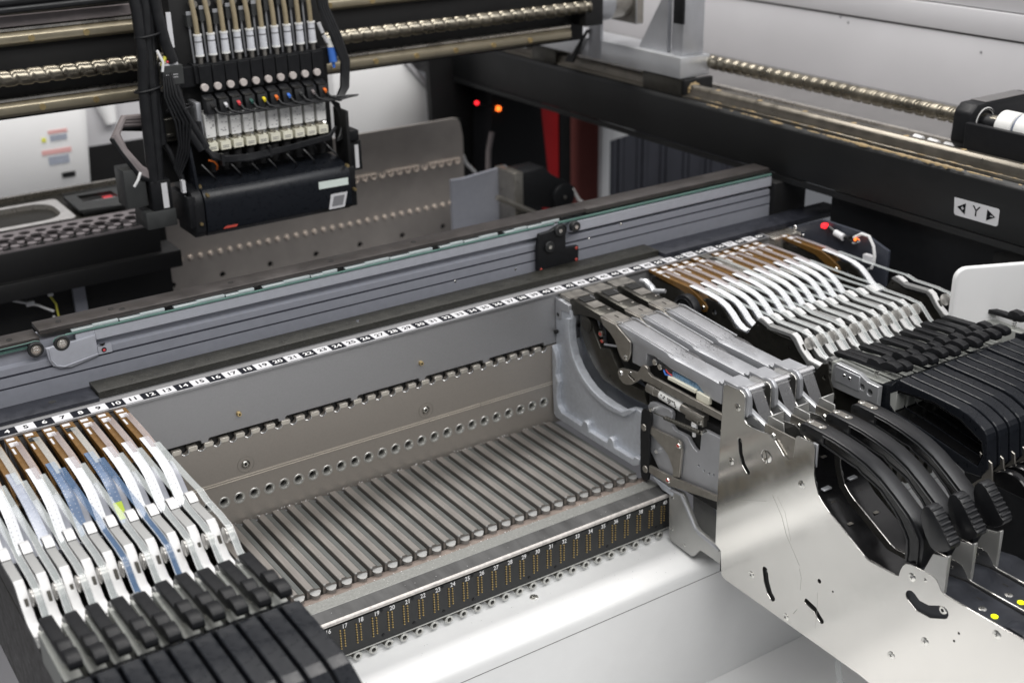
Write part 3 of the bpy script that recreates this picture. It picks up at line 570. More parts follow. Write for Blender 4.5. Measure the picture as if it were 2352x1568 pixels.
# long black handle
ho = [(-378.5, -10.2), (-381, -7.6), (-386, -6.6), (-404.6, -6.9), (-420, -7.6), (-437, -10), (-456, -14.3), (-472, -20.6), (-487.7, -29.5), (-503.8, -40), (-514.7, -49.6), (-520.3, -56), (-521.4, -64), (-521, -83)]
hi = [(-504, -88), (-504.2, -76.1), (-503.1, -65), (-499.5, -58.5), (-493.5, -51.7), (-487.7, -45.5), (-478.8, -39.4), (-472, -34), (-465.6, -31.2), (-457.2, -28.8), (-450.8, -27.2), (-446.2, -24.4), (-439.8, -24), (-424.8, -21.6), (-405.9, -18.8), (-400.5, -19.4), (-381.1, -18.6), (-378.4, -16.4)]
def offs(A_, k): return A_
web = []
b = MB(); b.prism(ho+hi, 'x', PX+5.0, PX+21); h = b.build('handle', 'plastic_handle', mf, bevel=1.1)
mid_o = [(-409, -9.6), (-420, -10.2), (-437, -12.8), (-455, -17.2), (-471, -23.6), (-486, -32.3), (-501.5, -42.6), (-511.5, -51.8), (-516.5, -57.8), (-517.4, -66), (-517.2, -80)]
mid_i = [(-508, -82), (-508.2, -74.1), (-506.8, -62.5), (-502.5, -56), (-496.5, -48.8), (-489.8, -42.4), (-480.8, -36.2), (-474, -30.8), (-466.8, -28), (-458.2, -25.6), (-451.8, -24), (-447.4, -21.4), (-439.8, -20.8), (-424.8, -18.4), (-409, -16)]
b = MB(); b.prism(mid_o+mid_i, 'x', PX+4.4, PX+4.9); b.build('handle_recess', 'plastic_gloss', h)
plate('recess_rim', [(-407, -8.4)]+[(y-.6, z+1.0) for y, z in mid_o[1:-1]]+[(-518.6, -82), (-506.4, -84)]+[(y+.8, z-1.1) for y, z in mid_i[1:-1]]+[(-407, -17.4)], [mid_o+mid_i], 'x', PX+3.2, PX+4.95, 'plastic_handle', h, .4)
b = MB(); b.prism(capsule([(-385, PX+10), (-395, PX+11)], 2.6, 5), 'z', -6.85, -6.3) if False else b.add([], [])
slot_pts = [(PX+12.5, -384), (PX+13.5, -398)]
pl = plate('handle_slot', capsule([(PX+13, -384), (PX+13, -398)], 3.6), [], 'z', -6.9, -6.35, 'steel_mid', h, .1)
for y in (-384.5, -397): screw(h, (PX+13, y, -6.4), '+z', 2.6, 'cross', 'screw_steel', .4)
b = MB(); b.rod((PX+4.9, -384, -12.6), (PX+4.5, -384, -12.6), 1.7, 14); b.build('handle_hole', 'hole_dark', h)
# thumb knob in front of the handle end
kn = [(-517.2, -27), (-519.5, -23.8), (-522.8, -23), (-528, -25.4), (-533.6, -31.2), (-539.2, -38), (-545.2, -44.4), (-548.2, -46.4), (-547.8, -50.2), (-544.5, -53.6), (-540, -56.6), (-534, -58.6), (-529, -56.6), (-523.5, -50), (-518.8, -42), (-516.4, -34)]
b = MB(); b.prism(kn, 'x', PX+2.4, PX+14.5); k = b.build('thumb_knob', 'plastic_handle', mf, bevel=.8)
for i in range(7):
    t = (i+.6)/7.2; y = -524.5+(-546.6+524.5)*t; z = -23.6+(-46.2+23.6)*t
    b = MB(); b.rod((PX+3.0, y, z), (PX+14.2, y, z), 1.6, 8); b.build('knob_ridge', 'plastic_handle', k)
b = MB(); b.rod((PX+14.5, -526, -42), (PX+18, -526, -42), 9, 24); b.build('knob_shaft', 'plastic_gloss', k, bevel=.8, seg=1)
# glossy inner trough below the handle and plates inside
b = MB(); b.ribbon([(-402, -20), (-404.5, -45.5), (-411.5, -63.6), (-425.1, -74.4), (-447.5, -86.3), (-470, -98.0), (-504, -97.9)], PX+1.8, PX+25.5, -.8); b.build('trough', 'plastic_gloss', mf)
b = MB(); b.box(PX+1.8, PX+4.2, -404, -398, -62, -18); b.box(PX+4.3, PX+14, -414, -398, -61, -59); b.build('corner_post', 'alu', mf, bevel=.5, seg=1)
for y, z in ((-404, -30), (-418, -68), (-440, -80)): 
    b = MB(); b.box(PX+8, PX+13, y-2, y+2, z-2.2, z-1.6) ; b.build('trough_bolt', 'steel_mid', mf)
# base top deck with lamp
b = MB(); b.prism([(-505, -99), (-545, -91.5), (-700, -95.5), (-700, -130), (-505, -130)], 'x', PX+1.9, PX+31.4); d = b.build('base_deck', 'plastic_deck', mf, bevel=.4, seg=1)
b = MB(); b.rod((PX+11, -589, -92.9), (PX+11, -589, -92.0), 2.7, 18); b.build('status_lamp', 'lime_lamp', mf)
screw(mf, (PX+12, -577, -92.5), '+z', 3.3, 'cross', 'screw_steel', .4)
b = MB(); b.prism([(-596, -94.2), (-606, -90.6), (-618, -90.9), (-622, -94.8)], 'x', PX+6, PX+20); b.build('deck_rib', 'plastic_deck', d, bevel=.6, seg=1)
b = MB(); b.box(PX+20, PX+22, -570, -555, -92.9, -92.0); b.build('deck_slot', 'hole_dark', d)
# cast side frame round the bay end
XM = 646
cast = [(-3, -7.2), (-3, -29), (5.4-8, -33), (5.4, -41.2), (4.5, -49.3), (3, -61.9), (2, -80.3), (2, -103.5), (.5, -128.1), (-1, -145.3), (-4.5, -149.3), (-154.4, -150.8), (-163.1, -145.5), (-161, -100), (-158.8, -89.5), (-156, -87.4), (-150, -86.6), (-141.1, -88.8), (-127.2, -97.2), (-108, -97), (-89.9, -95.3), (-76, -91.5), (-63.7, -85.5), (-52.5, -77.6), (-41.2, -64.2), (-35.8, -50), (-34.3, -36), (-35, -22), (-32.7, -14.4), (-17, -14), (-17.2, -7.2)]
cast = [(min(y, -5.4), z) for y, z in cast]
plate('cast_frame', cast, [], 'x', XM+3, XM+10, 'cast_alu', mf, .9)
rim1 = [(-5.6, -62), (-6.2, -104), (-7.5, -128), (-9, -146), (-13, -149.6), (-154, -150.4), (-163, -145.2), (-163, -138), (-154, -138.5), (-152, -142.5), (-120, -142.5), (-118, -135.5), (-115, -133.2), (-111, -133.6), (-107, -142), (-75, -141.5), (-73, -134.2), (-70, -131.8), (-65, -132.4), (-61, -140.6), (-24, -139.5), (-17, -134), (-14.5, -126), (-15.5, -112), (-17.5, -104), (-12, -96), (-15, -80), (-11, -68)]
b = MB(); b.prism(rim1, 'x', XM-3, XM+4); b.build('cast_rim', 'cast_alu', mf, bevel=.7, seg=1)
inner = [(-34.5, -22), (-34.1, -36), (-35.8, -50), (-41.2, -64.2), (-52.5, -77.6), (-63.7, -85.5), (-76, -91.5), (-89.9, -95.3), (-108, -97), (-127.2, -97.6), (-141, -89.4), (-150, -87)]
inner2 = [(-145.5, -92.5), (-132, -102), (-108, -104), (-88, -101.6), (-72, -97), (-60, -91), (-46.5, -81.5), (-35, -68.5), (-29, -52), (-27, -36), (-27, -24)]
b = MB(); b.prism(inner+inner2, 'x', XM, XM+5); b.build('inner_rim', 'cast_alu', mf, bevel=.7, seg=1)
b = MB(); b.box(XM+2, XM+6, -163, -159.5, -146, -88); b.build('end_wall', 'cast_alu', mf); b = MB(); b.prism([(-6, -30), (-16.5, -30), (-17, -18), (-31, -17), (-31, -8), (-6, -7)], 'x', XM+2, XM+9); b.build('head_post', 'alu', mf, bevel=.5, seg=1)
for y, z in ((-9, -46), (-10, -118), (-11, -25)): 
    b = MB(); b.rod((XM-1.2 if z < -30 else XM+1.8, y, z), (XM+6, y, z), 2.2, 14); b.build('cast_hole', 'hole_dark', mf)
# head top: cover with windows
b = MB(); b.box(652.8, 680, -27.4, -7.6, -6.5, -2.6); b.build('head_plate', 'steel_mid', mf, bevel=.3, seg=1)
b = MB(); b.prism([(-27.6, -2.2), (-33, -.6), (-83, -3.6), (-88, -12), (-70, -11.3), (-45, -14.4), (-28.8, -23.5)], 'x', 652, 673.5); hc = b.build('head_cover', 'steel_dark', mf, bevel=.5, seg=1)
b = MB(); b.prism([(-36, -.55), (-48, -1.3), (-48, -.9), (-36, -.1)], 'x', 657, 671); b.build('cover_window', 'hole_dark', hc)
b = MB(); b.prism([(-51, -1.4), (-66, -2.3), (-66, -1.7), (-51, -.9)], 'x', 656, 671); b.build('clear_lid', 'steel_mid', hc)
b = MB(); b.box(653, 657, -36, -33, -1.2, -.1); b.build('cover_foot', 'steel_mid', hc)
for y, x in ((-70, 657), (-75, 669)): screw(hc, (x, y, -2.9), '+z', 1.6, 'cross', 'steel_mid', .6)
b = MB(); b.prism([(-84, -3.2), (-110.5, -4.1), (-110.5, -8), (-84, -8)], 'x', 651.6, 673.5); ap = b.build('arm_plate_top', 'steel_mid', mf, bevel=.3, seg=1)
b = MB(); b.box(663, 664, -99, -92, -4.4, -3.2); b.rod((656, -108, -4.2), (656, -108, -3.6), .9, 10); b.rod((671, -108, -4.2), (671, -108, -3.6), .9, 10); b.build('plate_mark', 'hole_dark', ap)
b = MB(); b.prism([(-85, -3.9), (-111.7, -4.6), (-136.3, -15.3), (-136.8, -28), (-135, -34.6), (-131.8, -39), (-127.5, -40.6), (-123.4, -39.4), (-119.5, -36), (-115.8, -30.9), (-111, -23.2), (-101.6, -16.4), (-89.9, -11.8)], 'x', 649.4, 651.4); b.build('arm_cheek', 'steel_mid', mf, bevel=.4, seg=1)
screw(mf, (649.4, -129, -35.4), '-x', 3.0, 'cross', 'screw_steel', 1.2)
arm = [(-110.8, -5.2), (-119.4, -4.6), (-150, -6.2), (-190, -9.4), (-196, -12), (-230, -12.6), (-262, -13.6), (-272, -14.4), (-272, -34), (-252, -34), (-236, -25.4), (-199.2, -24.3), (-172.7, -19.6), (-160, -20.6), (-160, -36), (-150, -38.6), (-137, -38.6), (-137, -18)]
b = MB(); b.prism(arm, 'x', 652, 673.4); a_ = b.build('arm_body', 'alu', mf, bevel=.6, seg=2)
film = [(-109, -3.4), (-118, -1.9), (-130, -3.2), (-150, -5.0), (-188, -8.2), (-200, -9.4)]
b = MB(); b.ribbon(film, 652.6, 673, .5); fl = b.build('tape_window', 'film_grey', mf)
b = MB(); b.ribbon([(y, z+.5) for y, z in film], 652.4, 653.4, .7); b.ribbon([(y, z+.5) for y, z in film], 672.2, 673.2, .7); b.build('window_rail', 'alu_bright', fl)
b = MB(); b.prism([(656, -200.2), (673, -200.2), (673.2, -210), (671.5, -220), (668, -230), (662, -240), (656.5, -246), (655.5, -240)], 'z', -10.0, -9.5); b.build('window_tip', 'film_grey', fl)
b = MB()
for i in range(40):
    y = random.uniform(-185, -215); x = random.uniform(658, 671); z = -7.0-(-y-185)*.1; s_ = random.uniform(.4, 1.3)
    b.add([(x, y, z), (x+s_, y+.4, z), (x+s_*.6, y-s_, z+.2), (x-.2, y-.6, z+.9)], [(0, 1, 2), (0, 1, 3), (1, 2, 3), (0, 2, 3)])
b.build('glint_flakes', 'chip_metal', fl, kind='stuff', smooth=False)
b = MB(); b.box(651.6, 655, -272.5, -267, -13.6, -11.4); b.box(653, 674, -300, -272.4, -12, -8.2); b.build('arm_end', 'alu', mf, bevel=.5, seg=1)
b = MB(); b.rod((653, -173, -25.6), (651.2, -173, -25.6), 3.4, 18); b.rod((653, -181, -28), (651.2, -181, -28), 3.2, 18); b.build('arm_nut', 'screw_steel', mf, bevel=.3, seg=1)
# roller with film over it, and the hook beside it
b = MB(); b.rod((PX+3, -309, -5.4), (PX+27, -309, -5.4), 4.3, 26); b.rod((PX+1.6, -309, -5.4), (PX+3.2, -309, -5.4), 2.4, 14); b.build('roller', 'chrome', mf)
b = MB(); b.prism([(-299, -5), (-302, -1), (-307, .6), (-312.2, .3), (-315.5, -2.4), (-318.1, -5.7), (-319, -14), (-319.1, -23.3), (-317, -27), (-312, -27.1), (-311, -18), (-311.3, -10), (-308, -6.5)], 'x', PX+2, PX+6.6); b.build('roller_hook', 'alu', mf, bevel=.7, seg=2)
b = MB(); b.ribbon([(-305, -1.2), (-309, -.9), (-313.2, -3.5), (-326.8, -26), (-333, -37)], PX+9, PX+23, .4); b.build('film_strip', 'film_thin', mf)
b = MB(); b.box(PX+6.8, PX+11, -330, -311, -36, -27); b.prism([(-330, -36), (-311, -24), (-311, -20), (-338, -30), (-338, -36)], 'x', PX+6.8, PX+12); b.build('hook_base', 'alu_bright', mf, bevel=.6, seg=1)
b = MB(); b.prism([(-337, -31), (-337.6, -19), (-340, -18), (-357, -18.4), (-359, -31), (-352, -36), (-340, -36)], 'x', PX+8, PX+9.4); b.box(PX+9.4, PX+26, -340, -338.6, -34, -18.2); b.build('guide_bracket', 'stainless_tab', mf, bevel=.4, seg=1)
screw(mf, (PX+3, -351.5, -31.5), '-x', 3.2, 'cross', 'screw_steel', 2.4)
b = MB(); b.box(PX+2.2, PX+4, -400, -340, -46, -24); b.build('inner_wall', 'steel_mid', mf)
screw(mf, (PX+2, -386, -31), '-x', 4.4, 'slot', 'steel_mid', .6, .2)
b = MB(); b.box(XM+7, XM+28, -285, -165, -150, -60); b.box(XM+8, XM+27, -300, -285.2, -150, -13); b.box(XM+12, XM+24, -336, -300.2, -150, -40); b.box(XM+9, XM+31, -160, -38, -95, -40) if False else None; b.build('dark_gap_filler', 'hole_dark', mf)  # added black block, its colour darkens the gaps behind the rollers
# the mechanism seen under the arm
b = MB(); b.prism([(-41.5, -15), (-52.6, -13.5), (-60.9, -16.2), (-66.4, -26.8), (-78.8, -44), (-88, -40.6), (-96.1, -38.9), (-101.5, -47.6), (-112.2, -58.8), (-121.5, -66), (-153.3, -67.1), (-160, -80), (-128.3, -82), (-84.6, -79), (-66.8, -68), (-52.8, -52), (-43, -36)], 'x', 655, 664); b.build('drive_housing', 'steel_dark', mf, bevel=1, seg=2)
b = MB(); b.prism([(-70, -10), (-110, -8), (-128, -20), (-160, -40), (-270, -36), (-280, -60), (-150, -72), (-96, -40), (-78, -46)], 'x', 666, 676); b.build('inner_plate', 'gap_black', mf)
b = MB(); b.rod((656, -57, -23), (652.4, -57, -23), 8.2, 28); b.rod((652.4, -57, -23), (651.6, -57, -23), 6.5, 24); b.build('drive_disc', 'steel_dark', mf, bevel=.5, seg=1)
for y, z in ((-78, -27.6), (-81, -35)):
    b = MB(); b.rod((660, y, z), (655.4, y, z), 3.4 if z > -30 else 1.8, 18); b.build('marked_nut', 'steel_mid', mf, bevel=.3, seg=1)
    b = MB(); b.box(654.9, 655.3, y-2.4, y+2.4, z-.7, z+.6); b.box(654.8, 655.3, y-.4, y+.7, z-1.6, z+1.9); b.build('red_mark', 'paint_red', mf)
b = MB(); b.rod((657, -84, -38), (654, -112, -30), 1.3, 10); b.build('push_rod', 'alu', mf)
lv = [(-119, -55), (-121.5, -50.4), (-126, -48.2), (-132.4, -46.9), (-151.3, -43.8), (-155, -39), (-158, -33.6), (-163, -31.6), (-168, -33), (-168.6, -37.1), (-174, -39.6), (-279.8, -40.6), (-280.3, -47.6), (-220.5, -48.9), (-172.2, -48.6), (-157, -49), (-150, -55), (-140.7, -61.7), (-134, -64), (-128.2, -64.1), (-122, -61)]
plate('swing_lever', lv, [capsule([(-138, -51), (-147, -54)], 1.4)], 'x', 647, 650.5, 'steel_mid', mf, .6)
screw(mf, (647, -125.5, -53.5), '-x', 2.8, 'hex', 'chrome', 1.6); screw(mf, (648, -141, -47.4), '-x', 1.6, 'hex', 'chrome', 1.4)
b = MB(); b.rod((652, -166, -55.4), (652, -178, -55.6), 6.2, 24); b.rod((652, -178, -55.6), (652, -250, -59.6), 5.6, 24); cy = b.build('air_cylinder', 'steel_mid', mf, bevel=.3, seg=1)
b = MB(); b.rod((652, -186, -56.05), (652, -219, -57.9), 5.75, 24); b.build('cylinder_label', 'valve_white', cy)
b = MB()
for i in range(3):
    for j in range(9):
        if random.random() < .75-.2*i: y = -191+(-j)*2.5-i; b.box(646.1, 646.3, y-.9, y+.9, -54.3-i*2.1-.05*j, -53.0-i*2.1-.05*j)
b.build('label_print', 'ink', cy, kind='stuff')
b = MB(); b.box(648, 656, -252, -226, -66, -54); b.rod((650, -238, -66), (650, -238, -75), 3.4, 16, m=1); b.rod((650, -238, -75), (650, -238, -82), 2.0, 14, m=1); b.build('cylinder_mount', ['steel_mid', 'wire_white'], mf, bevel=.4, seg=1)
screw(mf, (648, -248, -61.5), '-x', 2.8, 'hex', 'screw_steel', 1.4)
b = MB(); b.box(654, 660, -252, -198, -37, -27); cbx = b.build('circuit_board', 'board_blue', mf)
b = MB(); b.box(650.5, 655, -236, -195, -36, -32.4); b.box(650.5, 655, -256, -238, -41, -33); b.build('board_frame', 'valve_cream', cbx, bevel=.3, seg=1)
b = MB(); b.tube([(653, -186, -30), (652, -190, -33), (653, -197, -32)], .9, 6, 0); b.tube([(654, -188, -29), (652, -194, -30), (653, -199, -31)], .7, 6, 1); b.build('lead_wire', ['blue_plastic', 'red_plastic'], cbx)
# links and brackets low down by the bay corner
plate('black_link', [(-166, -81), (-168, -77.4), (-172, -75.2), (-178, -75), (-181.5, -78), (-182, -84), (-179.4, -101), (-180.6, -147.3), (-179.5, -154.8), (-176, -158), (-171, -158.6), (-168, -155), (-166.6, -149), (-165, -107), (-165.2, -94.4)], [], 'x', 641.6, 644.4, 'plastic_black', mf, .6)
for y, z in ((-170.9, -96.9), (-175, -143.8)): 
    b = MB(); b.rod((641.6, y, z), (640.4, y, z), 4.1, 22, 3.5); b.build('link_rivet', 'steel_mid', mf, bevel=.3, seg=1)
br = [(-170, -74.7), (-173, -69), (-179.6, -66.5), (-203, -65.2), (-206.5, -66.8), (-207.7, -70), (-206.4, -79), (-208.4, -83), (-212.6, -85.1), (-229, -84.2), (-233, -85.6), (-235.9, -89.2), (-241, -93), (-246.4, -94.3), (-250.3, -91), (-251, -78), (-251.3, -71), (-253.2, -67.8), (-257, -66.8), (-284, -66), (-284, -127.5), (-215.1, -139), (-190, -139), (-172, -120)]
plate('bracket_plate', br, [circ((-249.5, -108.8), 1.2), circ((-257.5, -110.8), 1.2), circ((-264.8, -110.9), 1.2), circ((-271.3, -109.2), 1.2)], 'x', 647, 652, 'alu', mf, .8)
plate('clamp_arm', [(-178.7, -92.7), (-196.3, -92.4), (-222, -90.2), (-227, -91.6), (-228.6, -97.9), (-225.9, -131), (-216.1, -134.6), (-215.6, -125.1), (-208, -113.6), (-199.4, -108.5), (-179.6, -101.1)], [], 'x', 643, 646, 'steel_mid', mf, .5)
plate('pull_bar', [(-176, -137.4), (-206.5, -135.9), (-285, -125.0), (-285, -131.3), (-221.3, -144.6), (-210, -147.6), (-205, -146.1), (-176, -145.3)], [], 'x', 642, 645, 'steel_mid', mf, .5)
for y, z in ((-224.8, -95.6), (-210.4, -141.3)):
    screw(mf, (642.6, y, z), '-x', 2.9, 'hex', 'screw_steel', 1.8)
    b = MB(); b.box(640.3, 640.7, y-2.2, y+1.2, z-.3, z+2); b.build('red_mark', 'paint_red', mf)
b = MB(); b.tube([(641.6, -186-70.2*i/299, -74.1+6.6*i/299) if i < 75 else (641.0+1.9*math.cos(i*.95), -186-70.2*i/299, -74.1+6.6*i/299+1.9*math.sin(i*.95)) for i in range(300)], .62, 5); b.build('return_spring', 'steel_dark', mf)
for y, z in ((-181, -73), (-258, -67.2)): 
    b = MB(); b.rod((647, y, z), (640.8, y, z), 1.9, 14); b.build('spring_post', 'screw_steel', mf)
b = MB(); b.rod((650, -187, -119), (643.4, -189, -118), 2.2, 12); b.rod((652, -200, -103), (644.5, -200, -103), 2.2, 12); b.build('stud', 'chrome', mf)
foot = [(-209, -150.5), (-229.6, -148.6), (-233, -151), (-237, -157.5), (-252, -176.9), (-258, -179.4), (-290, -183.3), (-290, -201.1), (-262, -200), (-257.9, -201), (-251, -211.5), (-247, -213.6), (-216, -212), (-212, -209), (-211, -198.8)]
plate('foot_bracket', foot, [], 'x', 645, 649, 'stainless_tab', mf, .6)
b = MB(); b.tube([(644.4, y, z) for y, z in ((-213, -151.6), (-229, -150.4), (-236.4, -160), (-251, -178), (-258, -181), (-288, -184.6))], 1.8, 8); b.build('foot_rib', 'alu', mf)
for y, z in ((-215, -160), (-216, -197), (-236, -206)): screw(mf, (645, y, z), '-x', 1.6, 'cross', 'screw_steel', .6)
b = MB(); b.prism([(-180, -148), (-216, -150), (-216, -158), (-200, -158)], 'x', 643.5, 650); b.build('bay_hook', 'cast_alu', mf, bevel=1, seg=1)
copy_thing(mf, (672.5, 0, 0), 'middle one of the three wide metal feeders, half hidden by the nearest')
copy_thing(mf, (705, 0, 0), 'wide metal feeder farthest back, next to the brown topped feeders')
sw = thing('retaining_clip', 'milled aluminium end block with round pockets in front of the black grips', 'clip block', (745, -330, -20))
plate('block', [(-302.6, -11.9), (-306.2, -9.5), (-335.1, -10.5), (-345.4, -14.9), (-359.3, -15.3), (-359.4, -36), (-302, -36), (-301, -25)], [circ((-340, -22.5), 3.2, 18), circ((-349.5, -24.6), 3.4, 18)], 'x', 769, 775, 'alu_bright', sw, .6)
b = MB(); b.box(768.2, 776, -337, -306, -28, -12.5); b.build('pocket', 'alu', sw, bevel=.6, seg=1); b = MB(); b.box(775.2, 776, -358, -336, -34, -17); b.build('pocket_back', 'steel_dark', sw)
screw(sw, (768.2, -318, -18), '-x', 1.8, 'hex', 'chrome', .8); screw(sw, (768.2, -325, -18.6), '-x', 1.8, 'hex', 'chrome', .8)
plate('dark_leaf', [(-292, -14), (-300, -11), (-302, -24), (-312, -44), (-300, -56), (-286, -48), (-284, -26)], [circ((-296.5, -27), 2.4)], 'x', 764, 766, 'steel_dark', sw, .4)
# ------------------------------------------------------------------ white machine front under the bay
mbs = thing('white_machine', 'white painted machine front with thin seam below the ring strip', 'machine front', (440, -240, -280))
b = MB(); P = [(-196, -211), (-196, -216.5), (-200, -216.5)]
pr = [(-196, -208), (-199.5, -208), (-203, -214.5), (-250, -219.5), (-254, -220.3), (-257, -222), (-259, -225), (-260, -229), (-260, -371), (-196, -371)]
b.prism(pr, 'x', 60, 1300); b.build('front_shell', 'white_paint', mbs, bevel=0, ang=50)
b = MB(); b.box(60, 1300, -260.25, -259.6, -235.4, -234.8); b.build('panel_seam', 'seam', mbs)
screw(mbs, (474, -211.5, -215.2), '+z', 4.4, 'cross', 'screw_steel', 1.3, .5)
b = MB(); b.box(60, 1300, -900, -196.2, -380, -371.4); o = b.build('lower_deck', 'white_panel'); o['kind'] = 'structure'
tp = thing('waste_tape', 'clear tape end hanging below the stainless plate', 'tape', (660, -420, -210))
b = MB(); b.ribbon([(-436, -205), (-439, -220), (-440, -235), (-443, -246), (-449, -256)], 650, 657, .4); b.build('strip', 'film', tp)
b = MB()
for i in range(60):
    x = random.uniform(250, 640); y = random.uniform(-258, -212); z = -214.4-(y+203)*-.106; s_ = random.uniform(.2, .6)
    b.add([(x, y, z+.15), (x+s_, y+s_*.4, z+.15), (x+s_*.3, y-s_, z+.15), (x+.2, y, z+.5)], [(0, 1, 3), (1, 2, 3), (2, 0, 3), (0, 2, 1)])
o = b.build('dark_specks', 'ink', None, smooth=False); o['kind'] = 'stuff'; o['label'] = 'small dark specks scattered on the white shelf under the bushings'

# ------------------------------------------------------------------ right beam along the machine, its rail and its ball screw
bm_ = thing('side_beam', 'black machine beam running back along the right side with arrow label', 'beam', (1120, 0, 80))
b = MB(); b.prism([(1050, 110), (1055, 115), (1300, 115), (1300, 46), (1050, 50)], 'y', -900, 1500); b.build('beam_body', 'beam_black', bm_, bevel=2)
b = MB(); b.box(1079, 1300, -900, 1500, 115.1, 117); b.build('beam_deck', 'beam_top', bm_)
b = MB(); b.box(1057, 1078, -900, 1500, 115.1, 119); b.prism([(1060, 119), (1061, 129), (1064, 133), (1071, 133), (1074, 129), (1075, 119)], 'y', -900, 1500); b.build('linear_rail', 'rail_dull', bm_, bevel=.4, seg=1)
for i in range(16):
    b = MB(); b.rod((1067.5, -600+i*80, 132.8), (1067.5, -600+i*80, 133.2), 3.4, 12); b.build('rail_plug', 'grease', bm_)
b = MB(); b.box(1128, 1136, -900, 1500, 116.8, 121); b.build('deck_ledge', 'rail_steel', bm_)
b = MB(); b.box(1180, 1300, -900, 1500, 40, 116.9); b.box(1049, 1052, -900, 1500, 42, 49.6); b.build('beam_flange', 'beam_black', bm_)
b = MB(); hgt = 0.5; prev = None; yy = 245
while yy > -345:
    dense = -15 > yy > -215; tgt = 1.3 if dense else -.25
    hgt = max(-.5, hgt+random.uniform(-1.1, 1.1)+(tgt-hgt)*.22); lip = max(0, hgt)*random.uniform(.7, 1.3)
    cur = [(1049.3, yy, 115.8-lip), (1049.2, yy, 115.9), (1049.8+.6*min(3, lip), yy, 116.2+.25*lip)]
    if prev and lip+plip > .15: b.add(prev+cur, [(0, 3, 4, 1), (1, 4, 5, 2)])
    prev, plip = cur, lip; yy -= random.uniform(1.2, 3.5)
for i in range(60):
    y = random.uniform(-330, 240); x = 1058+random.uniform(-1.5, 1.5); L = random.uniform(4, 26)
    b.tube([(x, y, 118.4), (x+random.uniform(-.4, .4), y-L*.5, 118.9), (x, y-L, 118.4)], [.15, random.uniform(.3, .8), .15], 6)
b.build('grease_smear', 'grease', bm_, ang=70, kind='stuff')
lab = [(-209, 83.6), (-266, 84), (-268, 82.4), (-268, 66), (-266, 64.2), (-213, 64), (-210.6, 66)]
yl = plate('axis_label', lab, [], 'x', 1049.3, 1049.9, 'label_white', bm_, .1)
text('Y', 17, (1049.2, -239, 74), FACE['-x'], 'ink', yl, .1, 'axis_letter')
for s_, sym in ((1, '+'), (-1, '−')):
    yc = -239+s_*19; b = MB(); b.prism([(yc+s_*6, 74), (yc-s_*5, 80.4), (yc-s_*5, 67.6)], 'x', 1049.05, 1049.25); b.build('arrow', 'ink', yl)
    b = MB(); b.box(1048.9, 1049.04, yc-3.2, yc+.6, 73.5, 74.4)
    if s_ > 0: b.box(1048.88, 1049.03, yc-1.7, yc-.9, 72, 76)
    b.build('arrow_sign', 'label_white', yl)
def ballscrew(name, label, p0, ax, L, r, lead, m, loc):
    t = thing(name, label, 'ball screw', loc); N = int(L/lead*16); seg = 20; vs = []; fs = []
    for i in range(N+1):
        u = L*i/N
        for k in range(seg):
            th = 2*PI*k/seg; ph = (u/lead-th/(2*PI)) % 1
            rr = r-1.5*math.cos((ph-.5)/.19*PI/2)**.6 if abs(ph-.5) < .19 else r
            c, s_ = rr*math.cos(th), rr*math.sin(th)
            vs.append((p0[0]+u, p0[1]+c, p0[2]+s_) if ax == 'x' else (p0[0]+c, p0[1]+u, p0[2]+s_))
    for i in range(N): fs += [(i*seg+k, i*seg+(k+1) % seg, (i+1)*seg+(k+1) % seg, (i+1)*seg+k) for k in range(seg)]
    b = MB(); b.add(vs, fs); b.build('thread', m, t, ang=50); return t
bs = ballscrew('ball_screw', 'long shiny threaded screw along the top of the right beam', (1110, -260, 156.5), 'y', 900, 9.6, 16.2, 'chrome_grease', (1110, 0, 156))
br_ = thing('motor_mount', 'black motor mount with coupling at the near end of the right screw', 'motor mount', (1110, -250, 140))
b = MB(); b.prism([(1086, 134), (1096, 123), (1205, 123), (1214, 132), (1214, 168), (1200, 177), (1098, 177), (1088, 168)], 'y', -190, -165); b.build('end_bearing', 'plastic_black', br_, bevel=3)
b = MB(); b.prism([(-190, 118), (-190, 160), (-480, 160), (-480, 118)], 'x', 1078, 1086); b.box(1086, 1170, -480, -190, 118, 124); b.build('side_cheek', 'plastic_black', br_, bevel=.8, seg=1)
b = MB(); b.prism([(1112, 177.3), (1190, 177.3), (1190, 178), (1112, 178)], 'y', -188, -168); b.build('top_strip', 'beam_top', br_)
b = MB(); b.rod((1110, -190, 156), (1110, -216, 156), 10, 24, m=1); b.rod((1110, -216, 156), (1110, -236, 156), 18, 32); b.rod((1110, -236.5, 156), (1110, -240, 156), 16, 32, m=2); b.rod((1110, -240.5, 156), (1110, -300, 156), 18, 32)
b.ring((1110, -191, 156), 'y', 17, 14, -2, 0, 28, 1); b.build('coupling', ['valve_white', 'plastic_black', 'ring_grey'], br_, bevel=.6, seg=1)
ch = thing('crumpled_tape', 'crumpled white sleeve lying on the beam by the motor mount', 'tape', (1100, -130, 120))
for i, (y, z, L) in enumerate(((-108, 125, 14), (-128, 124, 16), (-150, 123.5, 18))):
    b = MB(); b.rod((1096+i*1.5, y, z), (1094+i*1.5, y-L, z-1), 4.2, 12, 4.8); b.build('sleeve', 'wire_white', ch, bevel=1, seg=1)
